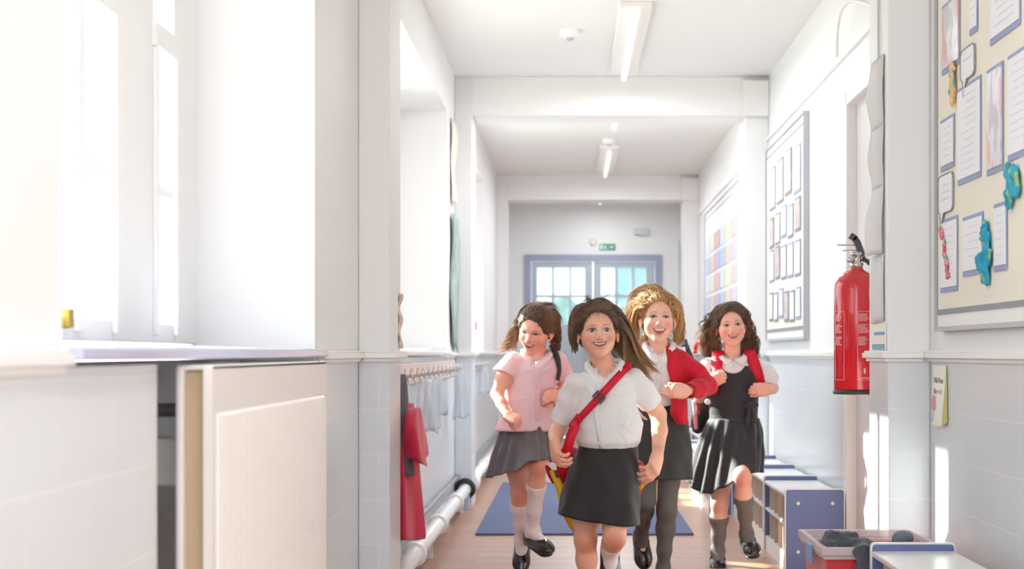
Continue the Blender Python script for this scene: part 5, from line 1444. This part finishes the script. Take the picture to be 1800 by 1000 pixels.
PS = dict(skin='eeae98', blush='e0705f', brow='5a3c34', iris='3a2620', lip='c8605c', eye_open=.50, gaze=(-.001, -.002), mouth=.0045,
          knees=[(KL + np.array([0, -.03, 0]), .045, .4), (KR + np.array([0, -.03, 0]), .05, .5)])
body_mesh(g2, S, h, PS, [hL, hR])
S = SDF()
eL = SL + (EL - SL) * .40; eR = SR + (ER - SR) * .52
S.chain([SL + np.array([.012, 0, -.002]), eL], [.046, .056], k=.03); S.chain([SR + np.array([-.010, 0, -.002]), eR], [.046, .058], k=.03)
for e_, A_, B_ in ((eL, SL, EL), (eR, SR, ER)):
    d_ = B_ - A_; S.plane(e_, d_, e_ - .10, e_ + .10); S.cone(e_ - d_ * .1, e_ + d_ * .35, .040, .050, .004, 's')
S.loft([(zs(758), xs(920), Y0 + .03, .128, .105), (zs(735), xs(924), Y0 + .035, .116, .096), (zs(695), xs(931), Y0 + .035, .108, .088), (zs(650), xs(938), Y0 + .03, .110, .074), (zs(633), xs(941), Y0 + .03, .090, .056), (zs(623), xs(943), Y0 + .03, .058, .048)], k=.02)
S.ell(P2(948, 764, -.06), (.010, .05, .035), k=.006, op='s')
S.ell(P2(948, 770, .03), (.09, .09, .02), k=.006, op='s')
S.cone(P2(944, 628, .0), P2(940, 636, -.12), .017, .012, .01, 's')
shirt2, bv2, _ = garment('shirt', S, .0045, M_shirtp, g2, seed=12, amp=.0075, scale=.62, dirs=[(.9, .2, .8), (1, 0, .3), (.2, 0, 1)])
collar(N2 + np.array([0, -.006, .012]), (.050, .052), g2, M_shirtp, (10, 6), drop=.038, wing=.034, rise=.020, gap=7, yaw=-10)
lay('placket', [(944, 640), (946, 670), (946, 700), (945, 740)], Y0, bv2, .020, M_shirtp, shirt2, off=.0015, th=.0025)
for q in ((946, 655), (947, 675), (947, 697), (946, 720)):
    p, n_ = hit(bv2, *q, Y0, .005); MB().tube([p, p + n_ * .0015], .004, 12).build('button', mat('pink_button', 'f0d0d4', .4), shirt2)
sk2, bvs2, _ = skirt('skirt', P2(925, 744, .04), (.092, .075), P2(916, 824, .02), (.128, .115), M_skirtg, g2, pleats=16, pamp=.012,
    zoff=[(0, .035), (40, .055), (70, .050), (100, .0), (135, -.02), (165, -.035), (190, -.04), (270, 0)], roff=[(180, .012), (60, .03), (20, .03), (0, .01)], yoff=[(0, -.05), (40, -.11), (70, -.13), (110, -.03), (180, 0), (300, 0)], seed=6, bulge=.004)
sock(g2, KL, AL, tl_, .20, M_sockw); sock(g2, KR, AR, tr_, .27, M_sockw)
shoe(g2, AL, tl_, KL - AL, strap=False); shoe(g2, AR, tr_, KR - AR, strap=False)
MB().tube([WL + np.array([.021 * math.cos(a), .010 * math.sin(a), .019 * math.sin(a)]) for a in np.linspace(0, 2 * math.pi, 20)], .0018, 6).build('bracelet', mat('bracelet_dark', '5a4a50', .4), g2)
hair(h, g2, [
    dict(n=460, az=(-110, 110), el=(27, 85), tip=(.0, -.120, .0), spread=(.045, .012, .03), lift=.012, sweep=(0, -.02, .004), pre=(0, -.01, .05), r=.0017, fade=.2),
    dict(n=260, az=(40, 120), el=(15, 60), tip=(.082, -.045, .0), spread=(.005, .02, .02), lift=.008, pre=(.002, .03, .03), r=.0016, fade=.2),
    dict(n=260, az=(-120, -40), el=(15, 60), tip=(-.082, -.045, .0), spread=(.005, .02, .02), lift=.008, pre=(-.002, .03, .03), r=.0016, fade=.2),
    dict(n=420, az=(-180, -90), el=(-20, 50), tip=h.loc(P2(893, 606, .10)), spread=(.018, .02, .018), lift=.03, sweep=(-.02, -.02, 0), pre=(.02, 0, .045), r=.0014, curl=.008, cfreq=3, steps=20, fade=.7),
    dict(n=60, az=(-180, -110), el=(-10, 30), tip=h.loc(P2(878, 616, .10)), spread=(.015, .02, .010), lift=.03, pre=(.04, 0, .03), r=.0010, curl=.010, cfreq=4, steps=22, fade=.9),
    dict(n=420, az=(90, 180), el=(-20, 50), tip=h.loc(P2(976, 610, .08)), spread=(.014, .02, .018), lift=.025, sweep=(.01, -.02, 0), pre=(.0, 0, .05), r=.0014, curl=.007, cfreq=3, steps=20, fade=.35),
  ], ['624838', '745340', '523a2e', '84624c', 'c8a078'], hairline=.054, seed=21, face_w=.069)
bp = thing('backpack', 'black backpack strap over the shoulder of the girl in pink', 'backpack', tuple(P2(985, 700, .15)))
_, SP, SN = lay('strap', [(971, 606), (975, 618), (979, 635), (981, 652), (977, 668)], Y0, bv2, .026, M_black, bp, off=.010, th=.004)
lay('red_trim', [(969, 604), (973, 609)], Y0, bv2, .030, mat('trim_red_dark', 'a02838', .6), bp, off=.010, th=.003, n=4)
S = SDF(); S.ell(P2(955, 680, .22), (.11, .07, .15), k=.02); V, Fq = S.mesh(.007); mk('pack_body', V, Fq, M_black, bp, smooth=True)

# ======== child 3: red cardigan, open laughing mouth
Y0 = 7.6
def P3(px, py, dy=0.0): return np.array(PX(px, py, Y0 + dy))
zs = lambda py: CAMZ - (py - VY) / F * Y0
xs = lambda px: (px - VX) / F * Y0
g3 = thing('person', 'laughing fair haired girl in red cardigan, white shirt, dark grey skirt and grey tights', 'person', (P3(1160, 800)[0], Y0, 0))
h = Head(P3(1156.5, 559, 0), yaw=3, pitch=-4, roll=1, sc=1.02)
S = SDF(); N3 = P3(1158, 614, .035)
head_sdf(S, h, dict(open=.0125, neck_l=tuple(h.loc(N3)), cheek=1.05))
SL, SR = P3(1116, 634, .04), P3(1202, 634, .03)
EL, WL = P3(1112, 690, .16), P3(1120, 720, .02)
ER, WR = P3(1243, 678, .06), P3(1207, 688, -.10)
S.loft([(zs(790), xs(1160), Y0 + .05, .110, .086), (zs(716), xs(1158), Y0 + .045, .090, .070), (zs(665), xs(1158), Y0 + .04, .098, .072), (zs(628), xs(1158), Y0 + .035, .108, .064), (zs(612), xs(1158), Y0 + .035, .066, .046)], k=.02)
for a_, b_, c_ in ((SL, EL, WL), (SR, ER, WR)):
    S.chain([a_, (a_ + b_) / 2, b_], [.034, .031, .027], k=.03); S.chain([b_, (b_ + c_) / 2, c_], [.026, .025, .018], k=.01)
hR = P3(1189, 688, -.13)
hand(S, WR, P3(1180, 685, -.135) - WR, (-.2, 1, .1), L=.13, curl=(.55, .75, .85, .95), thumb=(.25, .3), side=1)
hand(S, WL, np.array([0, -.4, -1.]), (1, 0, 0), L=.13, side=1)
HPL, KL, AL = P3(1137, 790, .05), P3(1134, 880, -.03), P3(1128, 938, .13)
HPR, KR, AR = P3(1172, 790, .05), P3(1172, 898, -.02), P3(1166, 996, .02)
tl_, tr_ = (.12, -.55, -1), (0, -1, -.1)
leg(S, HPL, KL, AL, tl_); leg(S, HPR, KR, AR, tr_)
PS = dict(skin='f0bca6', blush='e27f6c', brow='a9785c', iris='5a5048', lip='d06c64', eye_open=.62, gaze=(0, 0), mouth=.0150)
body_mesh(g3, S, h, PS, [hR])
S = SDF()
S.loft([(zs(722), xs(1156), Y0 + .045, .100, .084), (zs(708), xs(1156), Y0 + .04, .106, .090), (zs(670), xs(1157), Y0 + .04, .100, .082), (zs(633), xs(1158), Y0 + .035, .096, .068), (zs(618), xs(1158), Y0 + .035, .088, .056), (zs(608), xs(1158), Y0 + .035, .056, .048)], k=.02)
S.cone(P3(1158, 612, .0), P3(1158, 628, -.14), .019, .014, .01, 's')
shirt3, bv3, _ = garment('shirt', S, .0045, M_shirtw, g3, seed=32, amp=.006, scale=.8)
collar(N3 + np.array([0, -.005, .009]), (.049, .052), g3, M_shirtw, (8, 0), drop=.044, wing=.036, rise=.024, gap=7)
lay('placket', [(1159, 636), (1158, 660), (1156, 690), (1155, 714)], Y0, bv3, .020, M_shirtw, shirt3, off=.0015, th=.0025)
for q in ((1158, 650), (1157, 670), (1156, 692)):
    p, n_ = hit(bv3, *q, Y0, .005); MB().tube([p, p + n_ * .0015], .004, 12).build('button', mat('shirt_button', 'e2dede', .4), shirt3)
# cardigan, worn open
S = SDF()
S.chain([SL + np.array([.01, 0, 0]), (SL + EL) / 2, EL], [.042, .040, .036], k=.03); S.chain([EL, WL], [.036, .030], k=.012)
S.chain([SR + np.array([-.01, 0, 0]), (SR + ER) / 2, ER], [.042, .042, .042], k=.03)
wre = WR + (ER - WR) * .08; S.chain([ER, (ER + wre) / 2, wre], [.042, .039, .033], k=.012)
d_ = WR - ER; S.plane(wre, d_, wre - .06, wre + .06); S.cone(wre - d_ * .05, wre + d_ * .3, .026, .028, .004, 's')
S.loft([(zs(738), xs(1162), Y0 + .065, .118, .106), (zs(700), xs(1161), Y0 + .055, .116, .106), (zs(660), xs(1160), Y0 + .05, .116, .102), (zs(630), xs(1160), Y0 + .045, .112, .086), (zs(616), xs(1160), Y0 + .045, .094, .068), (zs(606), xs(1159), Y0 + .05, .060, .050)], k=.02)
S.loft([(zs(760), xs(1150), Y0 - .07, .10, .12), (zs(720), xs(1150), Y0 - .07, .092, .12), (zs(690), xs(1149), Y0 - .07, .080, .12), (zs(650), xs(1149), Y0 - .07, .060, .12), (zs(615), xs(1149), Y0 - .07, .054, .12), (zs(590), xs(1149), Y0 - .07, .054, .14)], k=.004, op='s')
card3, bvc3, _ = garment('cardigan', S, .0048, M_red, g3, seed=36, amp=.007, scale=.9)
S = SDF(); S.chain([P3(1186, 700, -.07), P3(1192, 722, -.06), P3(1199, 744, -.03)], [.018, .030, .030], k=.02)
S.plane(P3(1199, 746, -.03), (0, 0, -1), P3(1199, 746, -.03) - .1, P3(1199, 746, -.03) + .1)
V, Fq = S.mesh(.0045); V += vnormals(V, Fq) * wrinkle(V, 39, .006, 1.6)[:, None]; mk('cardigan_tail', V, Fq, M_red, card3, smooth=True)
sk3, bvs3, _ = skirt('skirt', P3(1158, 712, .045), (.105, .086), P3(1161, 840, .03), (.118, .108), M_skirtd, g3, pleats=0,
    zoff=[(0, -.005), (90, .0), (180, .02)], roff=[(0, .008)], seed=8, bulge=.012)
def tights(parent, hip, knee, ank, toe, m):
    kn = np.array(knee); an = np.array(ank); S = SDF()
    S.chain([hip, np.array(hip) * .5 + kn * .5, kn], [.063, .054, .041], k=.02)
    S.chain([kn, kn * .68 + an * .32 + np.array([0, .006, 0]), kn * .3 + an * .7, an], [.039, .039, .029, .026], k=.02)
    S.ell(kn + np.array([0, -.012, 0]), (.029, .028, .034), k=.02)
    f = np.array(toe, float); f /= np.linalg.norm(f); up = kn - an; up = up - f * (up @ f); up /= np.linalg.norm(up)
    S.cone(an, an - up * .030 - f * .008, .028, .026, .015); S.cone(an - up * .012, an - up * .046 + f * .085, .026, .019, .02)
    V, Fq = S.mesh(.0048); mk('tights', V, Fq, m, parent, smooth=True)
tights(g3, HPL, KL, AL, tl_, M_tights); tights(g3, HPR, KR, AR, tr_, M_tights)
shoe(g3, AL, tl_, KL - AL); shoe(g3, AR, tr_, KR - AR)
hair(h, g3, [
    dict(n=520, az=(-100, 100), el=(29, 85), tip=(-.055, -.10, .05), spread=(.04, .02, .03), lift=.030, sweep=(0, -.01, .022), pre=(-.01, .02, .06), r=.0016, fade=.3),
    dict(n=520, az=(-150, -40), el=(5, 70), tip=h.loc(P3(1113, 592, .07)), spread=(.018, .02, .020), lift=.040, sweep=(-.025, -.01, .02), pre=(-.012, 0, .075), r=.0015, curl=.006, cfreq=1.5, steps=18, fade=.6),
    dict(n=520, az=(40, 150), el=(5, 70), tip=h.loc(P3(1193, 596, .07)), spread=(.013, .02, .018), lift=.030, sweep=(.020, -.01, .015), pre=(.012, 0, .07), r=.0015, curl=.006, cfreq=1.6, steps=18, fade=.55),
    dict(n=240, az=(120, 240), el=(-20, 30), tip=(.0, -.08, -.13), spread=(.06, .02, .02), lift=.03, pre=(0, 0, .05), r=.0015, fade=.1),
    dict(n=30, az=(-120, 120), el=(30, 80), tip=h.loc(P3(1102, 566, .05)), spread=(.015, .02, .03), lift=.05, sweep=(-.03, 0, .02), pre=(.02, 0, .04), r=.0009, curl=.006, cfreq=2, steps=16, fade=.8),
  ], ['bd8850', 'd2a064', 'a5713f', 'e2b478', 'f4d09c'], hairline=.060, seed=31, face_w=.069)

# ======== child 4: right, charcoal pinafore, red backpack
Y0 = 8.1
def P4(px, py, dy=0.0): return np.array(PX(px, py, Y0 + dy))
zs = lambda py: CAMZ - (py - VY) / F * Y0
xs = lambda px: (px - VX) / F * Y0
g4 = thing('person', 'curly haired girl on the right in charcoal pinafore with red backpack straps', 'person', (P4(1285, 800)[0], Y0, 0))
h = Head(P4(1285, 571.5, 0), yaw=0, pitch=0, roll=-6, sc=.97); h.fl = .90
S = SDF(); N4 = P4(1287, 630, .035)
head_sdf(S, h, dict(open=.0040, neck_l=tuple(h.loc(N4)), cheek=1.2))
SL, SR = P4(1244, 645, .04), P4(1331, 645, .05)
EL, WL = P4(1230, 698, .08), P4(1246, 672, -.07)
ER, WR = P4(1358, 682, .09), P4(1350, 685, -.05)
S.loft([(zs(800), xs(1285), Y0 + .05, .110, .088), (zs(730), xs(1292), Y0 + .045, .092, .072), (zs(685), xs(1290), Y0 + .04, .098, .072), (zs(648), xs(1288), Y0 + .035, .104, .062), (zs(630), xs(1287), Y0 + .035, .066, .046)], k=.02)
for a_, b_, c_ in ((SL, EL, WL), (SR, ER, WR)):
    S.chain([a_, (a_ + b_) / 2, b_], [.033, .030, .026], k=.03); S.chain([b_, (b_ + c_) / 2, c_], [.026, .024, .017], k=.01)
hL = P4(1257, 668, -.10); hR = P4(1339, 685, -.07)
hand(S, WL, P4(1259, 667, -.085) - WL, (.25, 1, 0), L=.118, curl=(.95, 1.0, 1.05, 1.1), thumb=(.3, .6), side=1)
hand(S, WR, P4(1337, 684, -.075) - WR, (-.25, 1, 0), L=.118, curl=(.85, .95, 1.05, 1.1), thumb=(.3, .6), side=1)
HPL, KL, AL = P4(1268, 800, .05), P4(1265, 884, -.03), P4(1262, 966, .03)
HPR, KR, AR = P4(1305, 800, .05), P4(1305, 838, -.17), P4(1312, 936, -.02)
tl_, tr_ = (-.05, -1, -.35), (.12, -1, -.25)
leg(S, HPL, KL, AL, tl_); leg(S, HPR, KR, AR, tr_)
PS = dict(skin='f0b9a4', blush='e06f60', brow='4c342c', iris='44302a', lip='cf5f5c', eye_open=.85, gaze=(0, 0), mouth=.0045,
          knees=[(KL + np.array([0, -.03, 0]), .04, .4), (KR + np.array([0, -.03, 0]), .045, .5)])
body_mesh(g4, S, h, PS, [hL, hR])
S = SDF()
eL = SL + (EL - SL) * .72; eR = SR + (ER - SR) * .80
S.chain([SL + np.array([.010, 0, 0]), (SL + eL) / 2, eL], [.046, .052, .054], k=.03); S.chain([SR + np.array([-.010, 0, 0]), (SR + eR) / 2, eR], [.046, .052, .054], k=.03)
for e_, A_, B_ in ((eL, SL, EL), (eR, SR, ER)):
    d_ = B_ - A_; S.plane(e_, d_, e_ - .10, e_ + .10); S.cone(e_ - d_ * .1, e_ + d_ * .35, .040, .048, .004, 's')
S.loft([(zs(742), xs(1292), Y0 + .045, .100, .082), (zs(690), xs(1290), Y0 + .04, .108, .082), (zs(652), xs(1288), Y0 + .035, .108, .070), (zs(637), xs(1287), Y0 + .035, .086, .056), (zs(627), xs(1287), Y0 + .035, .056, .048)], k=.02)
S.cone(P4(1287, 628, .0), P4(1288, 637, -.14), .014, .018, .01, 's')
shirt4, bvh4, _ = garment('shirt', S, .0045, M_shirtw, g4, seed=42, amp=.006, scale=.8)
collar(N4 + np.array([0, -.006, .010]), (.049, .051), g4, M_shirtw, (8, 0), drop=.026, wing=.036, rise=.020, gap=8, round_=True)
p, n_ = hit(bvh4, 1290, 644, Y0, .006); MB().tube([p, p + n_ * .002], .0045, 12).build('button', mat('shirt_button', 'e2dede', .4), shirt4)
S = SDF()
S.loft([(zs(748), xs(1291), Y0 + .045, .112, .094), (zs(730), xs(1291), Y0 + .045, .108, .090), (zs(690), xs(1290), Y0 + .04, .115, .089), (zs(655), xs(1288), Y0 + .035, .112, .077), (zs(640), xs(1288), Y0 + .035, .094, .064)], k=.02)
S.ell(P4(1290, 632, -.06), (.062, .11, .062), k=.006, op='s')
for sx, px in ((-1, 1236), (1, 1342)): S.ell(P4(px, 660, .03), (.034, .11, .050), k=.006, op='s')
pina, bvp4, _ = garment('pinafore', S, .0045, M_pina, g4, seed=46, amp=.002, scale=.8)
sk4, bvs4, G4 = skirt('pleated_skirt', P4(1291, 735, .045), (.110, .092), P4(1274, 842, .03), (.150, .135), M_pina, pina, pleats=14, pamp=.014,
    zoff=[(0, .030), (35, .045), (60, .040), (80, .0), (100, -.030), (120, -.058), (140, -.050), (165, -.020), (190, 0), (270, 0)], roff=[(180, .006), (120, .01), (0, .004)],
    yoff=[(20, -.03), (50, -.10), (80, -.06), (110, .0), (330, 0)], seed=9, bulge=.006)
S = SDF()
for sx in (-1, 1): S.ell(P4(1320 + sx * 6, 712, -.055), (.020, .012, .014), k=.006)
S.ell(P4(1320, 712, -.062), (.008, .010, .010), k=.003); S.cone(P4(1318, 716, -.058), P4(1313, 745, -.062), .006, .009, .004); S.cone(P4(1322, 716, -.058), P4(1326, 742, -.062), .006, .009, .004)
V, Fq = S.mesh(.003); mk('waist_bow', V, Fq, M_pina, pina, smooth=True)
S = SDF(); S.ell(P4(1244, 706, -.02), (.014, .010, .014), k=.004); V, Fq = S.mesh(.0025); mk('white_badge', V, Fq, mat('badge_white', 'e6e8ec', .25), pina, smooth=True)
sock(g4, KL, AL, tl_, .26, M_sockg); sock(g4, KR, AR, tr_, .30, M_sockg)
shoe(g4, AL, tl_, KL - AL); shoe(g4, AR, tr_, KR - AR)
hair(h, g4, [
    dict(n=420, az=(-110, -5), el=(25, 85), tip=(-.083, -.04, -.02), spread=(.006, .03, .02), lift=.014, sweep=(-.012, -.005, .004), pre=(-.008, .02, .05), r=.0017, fade=.1),
    dict(n=420, az=(-5, 110), el=(25, 85), tip=(.083, -.04, -.02), spread=(.006, .03, .02), lift=.014, sweep=(.012, -.005, .004), pre=(.008, .02, .05), r=.0017, fade=.1),
    dict(n=520, az=(-170, -60), el=(-15, 60), tip=h.loc(P4(1253, 620, .04)), spread=(.032, .02, .030), lift=.025, sweep=(-.015, -.01, 0), pre=(-.01, 0, .06), r=.0014, curl=.008, cfreq=3, steps=20, fade=.45),
    dict(n=110, az=(-160, -80), el=(-5, 40), tip=h.loc(P4(1236, 606, .06)), spread=(.022, .02, .03), lift=.04, sweep=(-.02, 0, 0), pre=(.0, 0, .05), r=.0010, curl=.012, cfreq=3.5, steps=22, fade=.95),
    dict(n=560, az=(60, 170), el=(-15, 60), tip=h.loc(P4(1318, 620, .04)), spread=(.030, .02, .028), lift=.025, sweep=(.012, -.01, 0), pre=(.004, 0, .06), r=.0014, curl=.008, cfreq=3, steps=20, fade=.35),
    dict(n=60, az=(60, 160), el=(-5, 40), tip=h.loc(P4(1333, 612, .05)), spread=(.010, .02, .015), lift=.04, pre=(.0, 0, .05), r=.0010, curl=.010, cfreq=3.5, steps=22, fade=.8),
  ], ['5e4438', '70503f', '4c372e', '886550', 'c39a74'], hairline=.056, seed=51, face_w=.067)
bp = thing('backpack', 'red backpack with wide straps worn by the girl in the charcoal pinafore', 'backpack', tuple(P4(1280, 700, .25)))
BV = [bvh4, bvp4]
_, SP, SN = lay('strap', [(1262, 622), (1261, 640), (1260, 655), (1258, 672), (1254, 690)], Y0, BV, .052, M_strap, bp, off=.010, th=.006, back=True)
lay('strap', [(1318, 620), (1324, 636), (1329, 652), (1334, 670), (1337, 690)], Y0, BV, .052, M_strap, bp, off=.010, th=.006, back=True)
MB().tube([P4(1230 + 8 * math.cos(a), 614 - 13 * math.sin(a), .10 - .04 * math.cos(a)) for a in np.linspace(-.3, 3.6, 18)], .010, 10).build('shoulder_loop', M_strap, bp, smooth=True)
S = SDF(); S.ell(P4(1262, 690, .20), (.125, .07, .19), k=.02); S.ell(P4(1228, 740, .17), (.035, .05, .06), k=.03)
V, Fq = S.mesh(.007); V += vnormals(V, Fq) * wrinkle(V, 61, .006)[:, None]
mk('pack_body', V, Fq, mat('pack_dark', '2b262c', .6), bp, smooth=True)
def pattern_band(px0, px1, py0, py1, c, name):
    S = SDF(); S.cone(P4((px0 + px1) / 2, py0, .10), P4((px0 + px1) / 2 + 2, py1, .10), abs(px1 - px0) / 2 * Y0 / F, abs(px1 - px0) / 2.4 * Y0 / F, .01); V, Fq = S.mesh(.004); mk(name, V, Fq, mat('pk_' + c, c, .6), bp, smooth=True)
pattern_band(1216, 1223, 706, 724, 'e8e4dc', 'white_side_tape'); pattern_band(1223, 1230, 704, 726, 'd83848', 'red_side_tape'); pattern_band(1217, 1226, 730, 752, 'f0a89c', 'pink_side_tape')
S = SDF()
for i in range(14): S.ell(P4(1204 + RNG.uniform(-5, 5), 603 + RNG.uniform(-6, 6), .05 + RNG.uniform(-.01, .01)), (.008, .008, .008), k=.004)
V, Fq = S.mesh(.003); mk('pompom', V, Fq, mat('navy_tinsel', '3c4f86', .6), bp, smooth=True)
S = SDF(); S.cone(P4(1207, 606, .06), P4(1216, 640, .10), .008, .02, .01); V, Fq = S.mesh(.004); mk('pompom_cord', V, Fq, mat('pack_dark', '2b262c', .6), bp, smooth=True)
